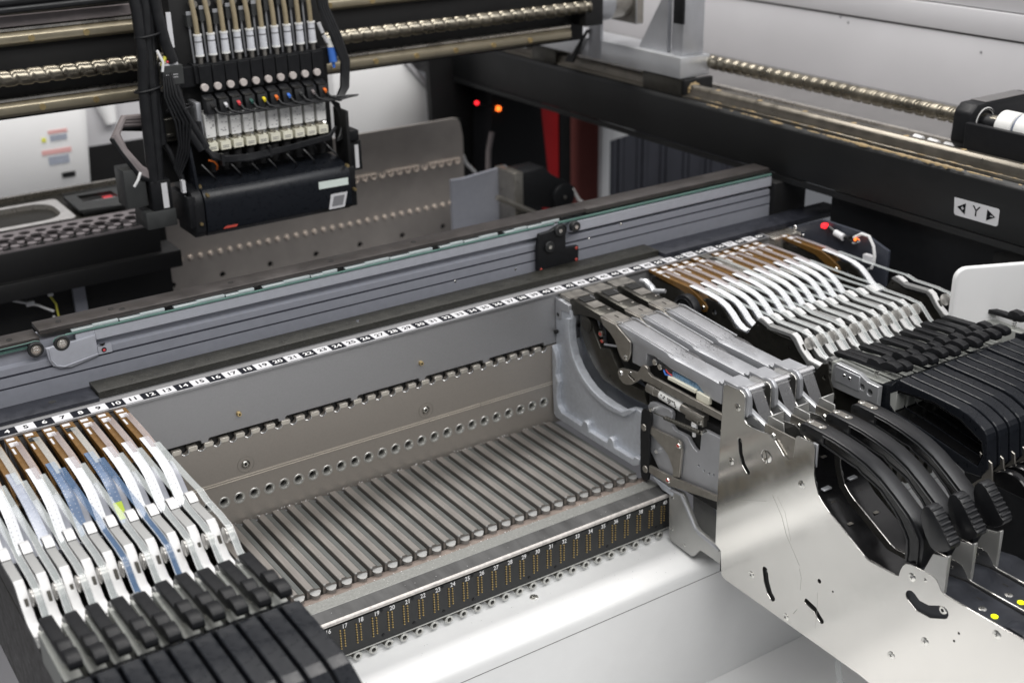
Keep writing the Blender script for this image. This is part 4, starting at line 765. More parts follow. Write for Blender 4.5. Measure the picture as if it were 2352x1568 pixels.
# carriage on the rail, carrying the cross beam
ca = thing('carriage', 'machined aluminium carriage block riding on the right rail under the cross beam', 'carriage', (1080, 400, 150))
b = MB(); b.box(1052, 1106, 262, 640, 140, 169); b.build('block', 'alu_bright', ca, bevel=1.2)
b = MB(); b.box(1054, 1084, 262, 345, 115.5, 139); b.build('slider', 'steel_dark', ca, bevel=1); b = MB(); b.box(1054, 1084, 560, 625, 115.5, 139); b.build('slider', 'steel_dark', ca, bevel=1)
b = MB(); b.box(1056, 1106, 254, 261.6, 118, 139); b.build('scraper', 'gap_black', ca, bevel=1)
b = MB()
for i in range(9): a = i*.7; b.rod((1070+8*math.cos(a), 253, 126+7*math.sin(a)), (1070+8*math.cos(a), 248, 124+7*math.sin(a)), 3.2, 8, 1.5)
b.build('grease_blob', 'grease', ca)
b = MB(); b.box(1050.5, 1056, 441, 470, 141, 240); b.build('upright', 'alu', ca, bevel=.6)
plate('gusset', [(366, 169.5), (306, 169.5), (306, 262), (303, 262)], [], 'x', 1064, 1072, 'alu', ca, .6)
b = MB(); b.box(1062, 1100, 270, 290, 169.5, 265); b.box(1075, 1083, 300, 308, 169.5, 262); b.build('rear_upright', 'alu', ca, bevel=.6)
b = MB(); b.box(1048, 1052, 255, 275, 215, 262); b.build('stopper', 'plastic_black', ca, bevel=1)
plate('side_strut', [(470, 182), (464, 182), (508, 138), (516, 138), (524, 128), (505, 128), (500, 136)], [], 'x', 1046, 1050, 'gap_black', ca, .4)
b = MB(); b.prism([(860, 118), (860, 140), (640, 140), (640, 131)], 'x', 1052, 1100); b.build('rear_wing', 'alu_bright', ca)
# ------------------------------------------------------------------ cross beam with two rails and its ball screw
gb = thing('cross_beam', 'black cross beam with two brass toned rails carrying the pick head', 'beam', (600, 420, 230))
b = MB(); b.box(-200, 990, 402, 520, 183, 330); b.build('beam_body', 'gap_black', gb, bevel=1)
for z0, z1, nm in ((263, 279, 'upper'), (187, 204, 'lower')):
    b = MB(); b.prism([(402, z0), (394, z0), (389, z0+4), (389, z1-5), (394, z1), (402, z1)], 'x', -200, 960 if nm == 'lower' else 990); r_ = b.build('linear_rail', 'rail_gold', gb, bevel=.4, seg=1)
    b = MB(); b.box(-200, 960, 391, 402, z1+.2, z1+3); b.build('rail_lip', 'rail_steel', r_)
    for x in range(-190, 940, 60): b = MB(); b.rod((x, 389.4, (z0+z1)/2-1), (x, 388.2, (z0+z1)/2-1), 3.6, 14); b.build('rail_plug', 'brass', r_)
b = MB(); b.box(-200, 340, 396, 402, 283, 286); b.box(-200, 990, 392, 402, 284, 295); b.build('top_ledge', 'cable_grey', gb)
b = MB(); b.box(972, 1003, 372, 402, 206, 262); b.build('screw_bearing', 'gap_black', gb, bevel=2)
b = MB(); b.rod((1004, 402, 232), (1030, 402, 232), 26, 32); b.rod((1030, 402, 232), (1062, 402, 232), 24, 32, m=1); b.box(1062, 1076, 372, 430, 200, 262, 1); b.build('screw_motor', ['alu', 'steel_mid'], gb, bevel=1, seg=1)
for z, rr in ((302, 5), (311, 6), (318, 5)):
    b = MB(); b.tube([(-200, 380, z-2), (0, 378, z), (150, 376, z+1), (340, 378, z+3)], rr, 10); b.build('cable_sleeve', 'cable_black', gb)
b = MB(); b.tube([(-200, 372, 322), (100, 372, 326), (330, 372, 333)], 3, 8); b.build('blue_hose', 'blue_plastic', gb)
ballscrew('ball_screw', 'threaded screw along the black cross beam behind the pick head', (-200, 376, 232.5), 'x', 1180, 9.0, 17.5, 'chrome_grease', (400, 376, 232))
# ------------------------------------------------------------------ pick and place head
hd = thing('pick_head', 'black placement head with ten tubes, white valves and cable bundles on the cross beam', 'pick head', (460, 330, 150))
b = MB(); b.box(372, 560, 345, 394, 100, 330); b.build('mount_plate', 'gap_black', hd, bevel=1)
b = MB(); b.box(386, 545, 325, 350, 209.5, 231); b.box(366, 388, 330, 350, 206, 229); b.box(545, 556, 328, 350, 212, 232); b.build('manifold', 'plastic_black', hd, bevel=.6, seg=1)
cols = ['gap_black', 'label_white', 'red_plastic', 'green_plastic', 'yellow_plastic', 'orange_plastic', 'blue_plastic', 'box_grey', 'cable_grey', 'orange_plastic']
random.seed(3)
for i in range(10):
    x = 397.5+15.55*i
    b = MB(); b.box(x-7.1, x+7.1, 321.5, 325.2, 199, 229.5); b.build('manifold_block', 'plastic_black', hd, bevel=.4, seg=1)
    b = MB(); b.rod((x-1, 330, 225), (x-1, 330, 242), 2.6, 12); b.build('metal_tube', 'steel_mid', hd)
    f = MB(); f.rod((x-1.2, 330, 240), (x-1.6, 330, 263), 4.6, 16, 4.2); f.ring((x-1.2, 330, 240), 'z', 5, 3, -.8, 1.2, 16, 1); f.ring((x-1.6, 330, 263), 'z', 4.9, 3, -1, 1, 16, 1); f.ring((x-1.5, 330, 256), 'z', 4.55, 3, -1.0, .6, 16, 2)
    f.build('inline_filter', ['filter_clear', 'valve_white', 'print_grey'], hd)
    b = MB(); dx = random.uniform(-3, 3); b.tube([(x-1.6, 330, 262), (x-2.2, 330, 280), (x-3+dx*.3, 332, 300), (x-4+dx, 336, 335)], 2.9, 10); b.build('air_tube', 'tube_olive', hd)
    b = MB(); zz = 272+5*(i % 2)+(i > 5)*9; b.box(x-10.5, x-4.2, 333, 345, zz, zz+13); b.box(x-10.8, x-3.9, 332.4, 334, zz+13, zz+17, 1); b.rod((x-7, 338, zz), (x-5.4, 338, 228), 1.3, 8, m=1); b.build('slide_block', ['box_grey', 'alu'], hd)
    b = MB(); b.rod((x-.5, 340, 296), (x-.5, 334, 296), 4.5, 14); b.build('round_nut', 'steel_mid', hd)
    b = MB(); b.rod((x-4, 321.4, 206), (x-4, 316.4, 206), 4.3, 18); b.build('plug_cap', 'knob_grey', hd, bevel=.5, seg=1)
    b = MB(); b.prism([(320, 198), (306, 193), (304, 178), (318, 176)], 'x', x-9, x+3); b.box(x-9.2, x+.4, 305, 311, 193.2, 194.6, 1); b.build('valve_plug', ['plastic_black', 'steel_dark'], hd, bevel=.4, seg=1)
    b = MB(); b.tube([(x-2, 305, 189), (x-1.4, 302, 187), (x-.8, 303, 184)], .9, 6, 0); b.tube([(x-3.6, 305, 189), (x-3.2, 302, 186.5), (x-2, 303, 184)], .9, 6, 0); b.build('plug_wire', cols[i], hd)
    b = MB(); b.tube([(x-1, 304, 186), (x+2, 300, 180), (x+14, 299, 176-.2*i), (x+40, 301, 175+.1*i), (min(x+80, 546), 303, 178)], 1.4, 6); b.build('valve_cable', 'cable_black', hd)
    v = MB(); v.box(x-9.7, x+2.4, 316, 340, 148.6, 176); vv = v.build('solenoid_valve', 'valve_white', hd, bevel=.4, seg=1)
    b = MB()
    for k in range(9):
        px_ = x-8.4+random.random()*8.6; pz = 151+random.random()*23; b.box(px_, px_+random.uniform(.8, 2.2), 315.6, 315.9, pz, pz+random.uniform(.4, 1.3))
    b.build('valve_print', 'print_grey', vv, kind='stuff')
    v = MB(); v.box(x-10, x+1.8, 312, 338, 133.8, 143.2); v.rod((x-5, 322, 143), (x-5, 318, 147.5), 3.4, 12, m=1); v.rod((x-1, 316, 144), (x-1, 314, 147), 2, 10, m=2)
    for zz in (138, 136): v.box(x-8, x-.4, 311.6, 311.9, zz, zz+.7, 3)
    v.build('valve_base', ['valve_cream', 'steel_mid', 'chrome', 'print_grey'], hd)
    b = MB(); b.rod((x-3, 322, 130), (x-3, 322, 108), 5.2, 14); b.build('nozzle_stem', 'gap_black', hd)
    b = MB(); b.tube([(x-14, 306, 126), (x-8, 303, 124), (x-4, 306, 118), (x-3, 312, 112)], 1.2, 6); b.build('stem_cable', 'cable_black' if i else 'orange_plastic', hd)
b = MB(); b.box(380.5, 386.5, 318, 345, 140, 190); b.build('valve_end_plate', 'alu', hd, bevel=1)
for k in range(5):
    b = MB(); b.tube([(374+k, 309-k, 172), (378, 306-k*1.5, 150-k*1.6), (386, 303-k, 136-k*1.4), (402, 300, 128-k*1.3), (430, 299-k, 126-k*1.2), (480, 300, 128-k), (536, 304, 132-k), (548, 308, 140)], 1.9, 7); b.build('wire_bundle', 'cable_black', hd)
b = MB(); b.box(396, 399, 296, 303, 119, 133); b.box(455, 458, 296, 303, 120, 133); b.build('cable_tie', 'cable_black', hd)
# front cover
cvp = [(310, 101), (291, 96), (286, 90), (284, 82), (284, 49), (292, 42), (345, 42), (345, 101)]
b = MB(); b.prism(cvp, 'x', 366, 551); cvr = b.build('front_cover', 'plastic_body', hd, bevel=.8)
b = MB(); b.prism([(p[0]+(1.2 if p[0] < 300 else 0), p[1]) for p in cvp], 'x', 353, 365); b.box(347, 356, 286, 345, 56, 92); b.build('cover_end', 'plastic_black', hd, bevel=1.2)
b = MB(); b.box(551.5, 562, 292, 345, 43, 92); b.build('cover_end', 'plastic_black', hd, bevel=1.2)
b = MB(); b.prism([(508, 83.3), (547, 82.6), (547, 74), (508, 74.6)], 'y', 283.2, 283.9); b.build('long_sticker', 'sticker_green', cvr)
b = MB(); b.prism([(523, 65.5), (545, 65.5), (540, 47.5), (519, 47.5)], 'y', 283.2, 283.9); b.build('square_sticker', 'label_white', cvr); b = MB(); b.prism([(526.5, 62.6), (541, 62.6), (537.5, 50.5), (523, 50.5)], 'y', 282.9, 283.15); b.build('sticker_patch', 'print_grey', cvr)
b = MB(); b.prism([(384, 49.8), (400, 49.4), (402, 52), (388, 52.2)], 'y', 283.0, 283.9); b.build('red_label', 'paint_red', cvr)
b = MB(); b.prism([(330, 45), (330, 190), (318, 190), (296, 100), (300, 45)], 'x', 362, 365.6); b.build('side_cheek', 'plastic_body', hd, bevel=.6)
b = MB(); b.box(556, 560, 296, 330, 92, 160); b.prism([(560, 141), (568, 141), (572, 70), (566, 70)], 'y', 318, 322); b.build('right_bracket', 'gap_black', hd, bevel=.6)
b = MB(); b.box(566, 582, 312, 330, 81, 118); b.build('right_motor', 'plastic_black', hd, bevel=.6); b = MB(); b.box(572.5, 577.5, 311.2, 311.8, 84, 113); b.build('barcode_tag', 'label_white', hd)
b = MB(); b.box(563, 578, 308, 330, 119, 132); b.build('right_clip', 'plastic_black', hd, bevel=1)
b = MB(); b.rod((556, 322, 243), (556.6, 322, 233), 4.6, 14, 5.2); b.rod((556.6, 322, 232.6), (557.4, 322, 215), 5.4, 16, 5, m=1); b.rod((557.4, 322, 215), (557.8, 322, 208), 2, 10, m=1); b.build('air_fitting', ['valve_white', 'blue_plastic'], hd)
for k in range(4):
    b = MB(); b.tube([(540+k*3, 322, 335), (544+k*3, 320, 280), (556+k*3, 316, 245), (566+k*2.2, 314, 215), (562+k*2, 312, 185), (552+k, 308, 172)], 3.2, 8); b.build('right_cable', 'cable_black', hd)
b = MB(); b.rod((543, 324, 262), (547, 323, 250), 2.4, 10); b.rod((548, 323, 247), (552, 322, 238), 2.4, 10); b.build('cable_marker', 'label_white', hd)
for k in range(7):
    x = 376+k*26+random.uniform(-6, 6); b = MB(); b.tube([(x, 306, 122), (x+4, 300, 116), (x+10, 298, 108), (x+14, 304, 102)], 1.2, 6); b.build('loose_cable', 'cable_black', hd)
for x, z in ((368, 99), (548, 97), (370, 92), (556, 66), (359, 60), (559, 108)):
    b = MB(); b.rod((x, 288 if z < 98 else 306, z), (x, 282.5 if z < 98 else 300, z), 1.9, 10); b.build('cover_bolt', 'brass', hd)
for k in range(6):
    b = MB(); b.tube([(548+k*1.5, 318-k, 172-k), (556+k, 314, 158-3*k), (558+k, 312, 140-3*k), (552-k, 308, 128-k)], 1.7, 7); b.build('right_lead', 'cable_black', hd)
for k in range(5):
    b = MB(); b.tube([(346+k*2, 312, 236), (342+k*3, 306-k, 205), (350+k*4, 304-k, 175), (352+k*2, 306, 150-4*k), (344+k, 310, 122-3*k)], 1.5, 7); b.build('left_lead', 'cable_black', hd)
b = MB(); b.box(340, 362, 322, 334, 150, 176); b.box(342, 352, 318, 322, 156, 160); b.build('side_bracket', 'steel_dark', hd, bevel=.6, seg=1)
# connector box and cable bundles at the left
b = MB(); b.box(344, 367.5, 309, 322, 215.5, 236.5); cb_ = b.build('connector_box', 'box_grey', hd, bevel=.5, seg=1)
b = MB(); b.box(344.5, 363, 310, 320, 237, 239.6); b.build('connector_cap', 'label_white', cb_)
for k in range(12):
    b = MB(); b.box(347.5+k*1.15, 348.2+k*1.15, 308.5, 308.8, 226.6, 227.6); b.box(347.5+k*1.15, 348.2+k*1.15, 308.5, 308.8, 223.6, 224.6); b.build('box_print', 'label_white', cb_, kind='stuff')
for i, (pts, r) in enumerate((([(322, 316, 340), (326, 314, 300), (326, 313, 250), (322, 313, 215), (320, 312, 160), (319, 312, 110)], 6.4), ([(333, 318, 340), (336, 315, 300), (333, 315, 260), (332, 314, 220), (329, 314, 160), (326, 314, 110)], 6.0),
        ([(345, 316, 340), (348, 313, 290), (352, 312, 262), (358, 313, 240)], 6.6), ([(338, 320, 340), (340, 318, 290), (336, 318, 240), (336, 318, 150)], 6), ([(352, 312, 215), (356, 310, 190), (366, 306, 160), (376, 303, 140)], 5.0), ([(358, 312, 215), (362, 309, 190), (372, 305, 165), (382, 302, 142)], 4.2),
        ([(330, 325, 170), (344, 318, 140), (352, 312, 110), (356, 306, 70)], 3.4))):
    b = MB(); b.tube(pts, r, 12); b.build('cable_bundle', 'cable_black', hd)
for z, x in ((272, 335), (214, 327), (188, 360)):
    b = MB(); b.tube([(x+15*math.cos(t), 314+9*math.sin(t), z+2*math.cos(t)) for t in (2*PI*i/16 for i in range(17))], 1.3, 6); b.build('cable_tie', 'plastic_black', hd)
b = MB(); b.box(355.8, 361.2, 309.5, 310.6, 256, 294); b.build('cable_tag', 'label_white', hd)
b = MB(); b.tube([(341, 310, 255), (345, 306, 242), (343, 306, 232)], 1.6, 8); b.tube([(350, 312, 246), (346, 308, 243), (344, 308, 238)], 2.2, 8, 1); b.tube([(350, 310, 241), (356, 310, 242), (361, 310, 241)], 1.5, 6, 2); b.build('loose_wire', ['wire_white', 'wire_yellow', 'red_plastic'], hd)
for k in range(4):
    b = MB(); b.tube([(326, 340, 178-k*4), (300-k*2, 330, 182-k*3), (288-k*1.5, 322, 168-k*2), (292-k, 316, 150), (306, 312, 128-k*3), (322, 314, 116-k*2)], 4.2, 9); b.build('loop_hose', 'cable_grey' if k < 3 else 'cable_black', hd)
b = MB(); b.box(286, 310, 312, 345, 84, 128); b.box(303, 338, 304, 345, 58, 78); b.build('camera_unit', 'box_grey', hd, bevel=1)
b = MB(); b.box(313, 336, 306, 345, 76.5, 112); cu_ = b.build('camera_box', 'plastic_black', hd, bevel=.8); b = MB(); b.box(325, 331.5, 305, 305.8, 80, 109); b.build('barcode_tag', 'label_white', cu_)
b = MB(); b.tube([(293, 300, 112), (298, 298, 120), (302, 300, 127)], 1.6, 8); b.build('white_wire', 'wire_white', hd)
b = MB(); b.box(346, 350, 296, 303, 96, 110); b.box(348, 352, 294, 300, 80, 92); b.build('white_label', 'label_white', hd)
b = MB(); b.box(338, 372, 332, 350, 100, 205); b.build('back_block', 'gap_black', hd)
# ------------------------------------------------------------------ rear bay, mirrored
rbk = thing('rear_bay_wall', 'dark steel wall of the rear bay with a row of pale pegs and black holes', 'bay wall', (700, 733, -90))
rp = [(408, -260), (419, -125), (423, -40), (423, 12), (968, 12), (975, 10), (980, 3), (985, -20), (985, -260)]
plate('wall_plate', rp, [circ((459+80*k+(0), -172), 4.6) for k in range(7)]+[circ((461+80*k, -193), 4.6) for k in range(7)], 'y', 733, 737, 'rear_plate', rbk, .5)
b = MB(); b.box(419, 985, 737.2, 740, -250, 8); b.build('wall_backing', 'gap_black', rbk)
pg = MB(); pg.rod((0, 0, 0), (0, -5, 0), 3.6, 12, 3.0); pgm = pg.mesh('rear_peg', 'rear_peg'); nm_ = MB(); nm_.tube([(-4, 0, 3), (-4, 0, -1), (0, -1, -4), (4, 0, -1), (4, 0, 3)], 1.6, 6); nmm = nm_.mesh('rear_notch', 'rear_peg')
for i in range(35):
    o = link('rear_peg', pgm, rbk); o.location = (Vector((427+16*i, 733, -133))-org(rbk))*S
    x = 427+16*i
    o = link('rear_notch', nmm, rbk); o.location = (Vector((x, 731.5, -62))-org(rbk))*S
for k in range(7):
    b = MB(); x = 427+16*(5*k+.6); b.box(x-2, x+60, 730.6, 732.8, -58.8, -56.6); b.build('notch_edge', 'rear_peg', rbk)
rp2 = thing('rear_wall_left', 'dark perforated plate with two white pegs behind the conveyor at far left', 'bay wall', (200, 733, -150))
b = MB(); b.box(100, 232, 733, 737, -330, -90); b.build('wall_plate', 'rear_plate', rp2)
for x in (184, 207): 
    b = MB(); b.rod((x, 733, -176), (x, 728, -176), 4, 12); b.build('rear_peg', 'alu_bright', rp2)
for x, z in ((180, -205), (186, -228)): 
    b = MB(); b.rod((x, 733, z), (x, 732.4, z), 6, 14); b.build('wall_hole', 'hole_dark', rp2)
bx = thing('dark_cavity', 'unlit black recess between the conveyor and the nozzle station', 'recess', (300, 600, -80))  # near-black slab; the shade of the recess is put into its colour
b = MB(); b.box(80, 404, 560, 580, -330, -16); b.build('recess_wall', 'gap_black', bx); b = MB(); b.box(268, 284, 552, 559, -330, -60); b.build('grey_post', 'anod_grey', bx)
wr = thing('sensor_wires', 'white and yellow wires hanging in the dark behind the conveyor at left', 'wire', (230, 540, -80))
b = MB(); b.tube([(150, 540, -62), (190, 538, -74), (218, 536, -86), (236, 534, -98)], 1.6, 8); b.tube([(236, 536, -105), (232, 534, -120), (226, 532, -140)], 1.6, 8); b.build('white_wire', 'wire_white', wr)
b = MB(); b.tube([(160, 545, -50), (200, 545, -50), (230, 540, -66), (241, 538, -90), (243, 536, -140)], 1.3, 8); b.build('yellow_wire', 'wire_yellow', wr)
b = MB(); b.box(214, 234, 524, 532, -150, -128); b.box(232, 238, 530, 536, -76, -66); b.box(204, 214, 532, 538, -84, -78); b.build('plug', 'wire_white', wr)
# nozzle station at the left rear
nz = thing('nozzle_station', 'dark station plate with a double row of round nozzle holes at left', 'nozzle station', (250, 560, 0))
hs = []
for i in range(16):
    x = 62+i*20.4
    hs += [circ((x, 574), 7.2, 16), circ((x+11, 557), 8.2, 16), capsule([(x-2, 551), (x+5, 532)], 2.6), circ((x-3, 527), 5.4, 14), circ((x+7, 538), 4.4, 12)]
nzo = [(40, 512), (366, 512), (371, 530), (377, 548), (382, 590), (40, 590)]
plate('station_plate', nzo, hs, 'z', -3, 0, 'station_grey', nz, .3)
b = MB(); b.box(40, 380, 511.5, 514, -40, -3.2); b.box(40, 376, 514, 596, -60, -42); b.box(40, 404, 506, 560, -64, -41); b.build('station_body', 'gap_black', nz, bevel=1)
try_ = thing('waste_tray', 'stainless steel tray with rounded corners beside the nozzle station', 'tray', (230, 650, 0))
def rrect(x0, x1, y0, y1, r, n=5):
    o = []
    for cx, cy, a in ((x1-r, y0+r, -PI/2), (x1-r, y1-r, 0), (x0+r, y1-r, PI/2), (x0+r, y0+r, PI)): o += [(cx+r*math.cos(a+PI/2*i/n), cy+r*math.sin(a+PI/2*i/n)) for i in range(n+1)]
    return o
R0 = rrect(60, 299, 594, 699, 8); R1 = rrect(75, 287, 604, 690, 30); R2 = rrect(82, 280, 611, 683, 26)
plate('tray_rim', R0, [R1], 'z', 0, 2.4, 'tray_steel', try_, .5)
b = MB(); n = len(R1); b.add([(x, y, 1.5) for x, y in R1]+[(x, y, -34) for x, y in R2], [(i, (i+1) % n, n+(i+1) % n, n+i) for i in range(n)]+[list(range(n, 2*n))]); b.build('tray_bowl', 'tray_bowl', try_, ang=60)
bd = thing('rear_table', 'dark table plate with a pale rear edge under the steel tray', 'table plate', (230, 700, -8))
b = MB(); b.box(40, 420, 592, 745, -30, -4.6); b.build('plate', 'steel_dark', bd, bevel=.8); b = MB(); b.box(40, 420, 745.4, 752, -30, 2); b.build('rear_edge', 'rail_steel', bd)
fr = thing('calibration_frame', 'grey toothed frame with an open window beside the steel tray', 'frame', (340, 655, 2))
plate('frame', [(308, 612), (371, 604), (388, 701), (309, 694)], [[(325, 648), (372, 646), (372, 682), (325, 684)]], 'z', 0, 5, 'box_grey', fr, .4)
b = MB()
for i in range(20): b.box(310+i*3.3, 311.4+i*3.3, 600.5, 603.5, 0, 5); b.box(311+i*3.8, 312.6+i*3.8, 697, 703, 0, 6)
b.build('frame_teeth', 'box_grey', fr, kind='stuff'); b = MB(); b.box(326, 371, 650, 655, -3, 3); b.build('window_edge', 'alu_bright', fr); b = MB(); b.box(358, 371, 660, 681, -4, -1); b.build('window_glass', 'red_plastic', fr)
# ------------------------------------------------------------------ what stands behind
wc = thing('white_cabinet', 'white cabinet panel with red and yellow warning stickers at far left', 'cabinet', (390, 1110, -30))
b = MB(); b.prism([(60, 44), (452, 44), (466, 30), (454, -110), (60, -110)], 'y', 1100, 1160); wcp = b.build('panel', 'white_panel', wc, bevel=1)
for x0_, x1_, z0_, z1_, m_ in ((398, 430, 0, 6, 'sticker_red'), (383, 432, -34, -26, 'sticker_red'), (386, 393, -12, -5, 'sticker_yellow'), (400, 428, -12, -3, 'tape_clear'), (392, 426, -52, -38, 'tape_clear')):
    b = MB(); b.box(x0_, x1_, 1099, 1099.7, z0_, z1_); b.build('sticker', m_, wcp)
b = MB(); b.box(410, 432, 1097, 1099.8, -76, -68); b.build('latch', 'gap_black', wc)
gc = thing('grey_cabinet', 'grey blurred cabinet with a hanging white cover behind the pick head', 'cabinet', (520, 1200, 0))
b = MB(); b.prism([(450, 60), (640, 60), (640, -48), (464, -48)], 'y', 1170, 1230); b.build('panel', 'side_wall', gc); b = MB(); b.rod((516, 1166, 40), (520, 1150, -10), 22, 20, 10); b.build('hanging_cover', 'white_panel', gc); b = MB(); b.box(440, 700, 1168, 1172, -260, -49); b.build('dark_base', 'gap_black', gc)
wb = thing('white_box', 'white machine box with a slanted right shoulder above the rear bay wall', 'cabinet', (980, 1020, 0))
b = MB(); b.prism([(880, 62), (1022, 58), (1071, 2), (1072, -200), (880, -200)], 'y', 1000, 1060); b.build('panel', 'white_panel', wb, bevel=2)
b = MB(); b.prism([(1022, 62), (1032, 62), (1084, 2), (1084, -120), (1073, -120), (1073, 2)], 'y', 996, 1064); b.build('edge_strip', 'side_wall', wb)
sb = thing('sensor_box', 'black sensor housing with red and orange lamps under the right beam', 'sensor box', (1140, 800, -60))
b = MB(); b.prism([(1088, 36), (1192, -5), (1208, -140), (1080, -128)], 'y', 800, 860); b.build('housing', 'plastic_black', sb, bevel=1)
b = MB(); b.rod((1053, 797, 15), (1053, 793, 15), 3.4, 14); b.build('red_lamp', 'red_lamp', sb); b = MB(); b.rod((1097, 797, -1), (1097, 792, -1), 4.6, 16); b.build('orange_lamp', 'orange_lamp', sb)
b = MB(); b.tube([(1053, 798, 15), (1070, 798, 8), (1082, 797, 3), (1097, 797, -1)], 2, 8); b.build('lamp_lead', 'cable_black', sb)
b = MB(); b.tube([(984, 760, 4), (988, 762, -20), (996, 764, -50), (1010, 766, -80), (1030, 770, -100)], 3, 8); b.tube([(1080, 790, -40), (1072, 790, -70), (1068, 788, -110)], 5, 8, 1); b.build('hanging_wire', ['wire_white', 'cable_grey'], sb)
b = MB(); b.prism([(1000, 90), (1240, 90), (1240, -260), (1010, -260)], 'y', 866, 880); b.build('dark_back', 'gap_black', sb)
rw = thing('red_lit_panel', 'dark red lit panel behind the black sensor housing', 'panel', (1330, 900, -120))
b = MB(); b.box(1240, 1303, 900, 906, -260, 40); b.build('bright_strip', 'red_lit_sheet', rw); b = MB(); b.box(1304, 1330, 897, 906, -260, 40); b.build('dark_mullion', 'gap_black', rw); b = MB(); b.box(1331, 1470, 900, 906, -260, 40); b.build('dim_pane', 'red_lit_dim', rw)
rg = thing('red_glow', 'small red lit gap beside the white box', 'panel', (1090, 1080, -40))
b = MB(); b.box(1086, 1110, 1080, 1084, -90, 10); b.build('pane', 'red_lit_sheet', rg)
wp = thing('white_post', 'white upright post with a short bracket arm under the right beam', 'post', (1266, 700, -100))
b = MB(); b.box(1256, 1274, 700, 712, -176, 20); b.build('upright', 'white_panel', wp, bevel=1); b = MB(); b.prism([(1274.4, 0), (1340, -52), (1326, -64), (1274.4, -69)], 'y', 702, 710); b.build('bracket_arm', 'white_panel', wp, bevel=1)
ct = thing('dark_curtain', 'dark ribbed curtain hanging behind the white post', 'curtain', (1400, 820, -100))
b = MB()
for i in range(30): x = 1352+i*12; b.box(x, x+11, 820+3*math.sin(i*1.3), 832, -300, 60)
b.build('sheet', 'curtain', ct)
sm_ = thing('stepper_motor', 'small black motor with a steel shaft lying behind the conveyor', 'motor', (1030, 560, -80))
b = MB(); b.prism([(984, -46), (1028, -44), (1042, -58), (1088, -86), (1085, -112), (1060, -121), (984, -99)], 'y', 556, 600); b.rod((1062, 556, -98), (1062, 548, -98), 21, 24); b.rod((1062, 548, -98), (1062, 546, -98), 4, 12, m=1); b.build('body', ['plastic_black', 'steel_mid'], sm_, bevel=2)
b = MB(); b.rod((926, 540, -72), (1010, 540, -118), 4.4, 14); b.build('shaft', 'steel_mid', sm_)
b = MB(); b.box(968, 984, 552, 610, -130, -44); b.build('flange', 'steel_mid', sm_, bevel=1)
b = MB(); b.tube([(1084, 556, -90), (1098, 556, -112), (1118, 552, -126)], 3, 8); b.build('lead', 'wire_white', sm_)
gp = thing('grey_bracket', 'grey sheet metal bracket behind the conveyor near the motor', 'bracket', (930, 600, -80))
b = MB(); b.prism([(880, -50), (902, -51), (985, -44), (985, -160), (880, -160)], 'y', 600, 606); b.build('sheet', 'anod_grey', gp)
cp = thing('deck_plate', 'dark steel plate lying behind the conveyor with a warm glint', 'plate', (900, 300, -60))
b = MB(); b.box(640, 1300, 130, 540, -168, -160); b.build('sheet', 'steel_dark', cp)
# right hand details
pp = thing('partition', 'blue grey partition beside the last feeder with a wired red lamp', 'panel', (1010, -60, -10))
plate('panel', [(4, 0), (-45, 22), (-110, 22), (-150, 10), (-150, -120), (4, -120)], [circ((-38, -22), 6)], 'x', 1020, 1024, 'partition_blue', pp, .6)
screw(pp, (1020, -2, 1), '-x', 3, 'hex', 'chrome', 1.4); screw(pp, (1020, -16, -6), '-x', 2, 'hex', 'chrome', 1)
b = MB(); b.box(1013, 1020, -56, -50, 14, 19.5); b.build('red_lamp', 'red_lamp', pp, bevel=1)
b = MB(); b.tube([(1016, -60, 17), (1014, -72, 14), (1014, -86, 11), (1014, -98, 14)], 2.6, 8); b.tube([(1014, -92, 12), (1012, -102, 10), (1010, -112, 15)], 2.0, 8); b.build('black_lead', 'cable_black', pp)
b = MB(); b.rod((1013, -74, 14), (1012, -88, 12), 4.2, 12); b.box(1009, 1016, -136, -122, -8, 1); b.rod((1012, -104, 10), (1011, -112, 15), 2.4, 10); b.build('wire_tag', 'label_white', pp)
b = MB(); b.tube([(1012, -104, 16), (1011, -116, 24), (1011, -127, 24), (1011, -135, 14), (1011, -138, 2), (1012, -134, -14)], 1.9, 8); b.build('white_wire', 'wire_white', pp)
b = MB(); b.rod((1012, -109, 16), (1011, -109, 13), 3.2, 12); b.build('orange_lamp', 'orange_lamp', pp)
b = MB(); b.tube([(1012, -132, -14), (1008, -110, -34), (1002, -96, -40)], 1.6, 8); b.box(996, 1010, -112, -90, -48, -38); b.build('plug', 'film', pp)
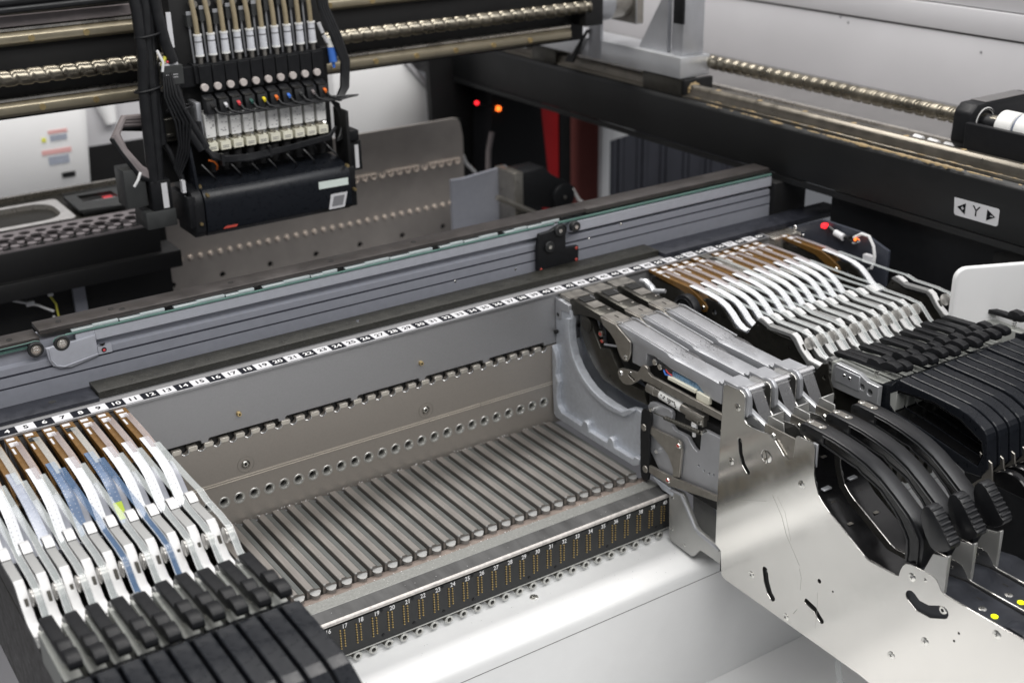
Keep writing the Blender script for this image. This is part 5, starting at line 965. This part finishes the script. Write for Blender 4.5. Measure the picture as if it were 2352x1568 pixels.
er = thing('rail_end_block', 'pale metal block at the end of the number rail', 'block', (990, 0, -10))
b = MB(); b.box(973, 1019, -14, 12, -40, -2); b.build('block', 'rail_steel', er, bevel=1)
sd = thing('machine_bulkhead', 'black machine bulkhead behind the right feeder row', 'frame', (1090, -200, -40))
b = MB(); b.box(1062, 1080, -900, -20, -260, 44); b.build('frame_wall', 'plastic_black', sd)
b = MB(); b.prism([(-262, 30), (-330, 60), (-330, -60), (-262, -60)], 'x', 1058, 1061.6); b.build('frame_opening', 'hole_dark', sd)
b = MB(); b.tube([(1060, -62, -28), (1060, -110, -27), (1060, -132, -20), (1060, -134, 4), (1060, -112, 22)], 2, 8)
wcv = thing('white_cover', 'white rounded cover at the right edge above the black levers', 'cover', (958, -297, 0))
b = MB(); b.prism(rrect(950, 1300, -160, 46, 13), 'y', -300, -293); b.build('shell', 'white_panel', wcv, bevel=2, seg=3); wcv.rotation_euler = (0, 0, math.radians(-24)); wcv.location = Vector((958, -297, 0))*S
wl = thing('machine_wall', 'light grey machine side panel with a horizontal fold behind the right beam', 'side panel', (1300, 100, 250))
b = MB(); b.box(1300, 1310, -900, 1500, 100, 208); b.box(1297, 1310, -900, 1500, 211, 243); b.box(1300, 1310, -900, 1500, 244.4, 800); b.build('sheet', 'side_wall', wl, bevel=1.2)
b = MB(); b.box(1303, 1310, -900, 1500, 207.6, 211.4); b.box(1303, 1310, -900, 1500, 242.6, 244.8); b.build('fold_gap', 'steel_dark', wl)
for y, z in ((190, 200), (-36, 190), (205, 206)):
    b = MB(); b.rod((1300, y, z), (1299.4, y, z), 1.6, 10); b.build('panel_mark', 'print_grey', wl)
b = MB(); b.box(-1200, 3000, 1900, 1920, -900, 1500); o = b.build('wall', 'room_wall'); o['kind'] = 'structure'
b = MB(); b.box(-1500, 3000, -1600, 1900, -900, -890); o = b.build('floor', 'room_wall'); o['kind'] = 'structure'
hood = thing('machine_hood', 'dark machine hood over the rear half of the machine', 'hood', (500, 900, 700)) if False else None
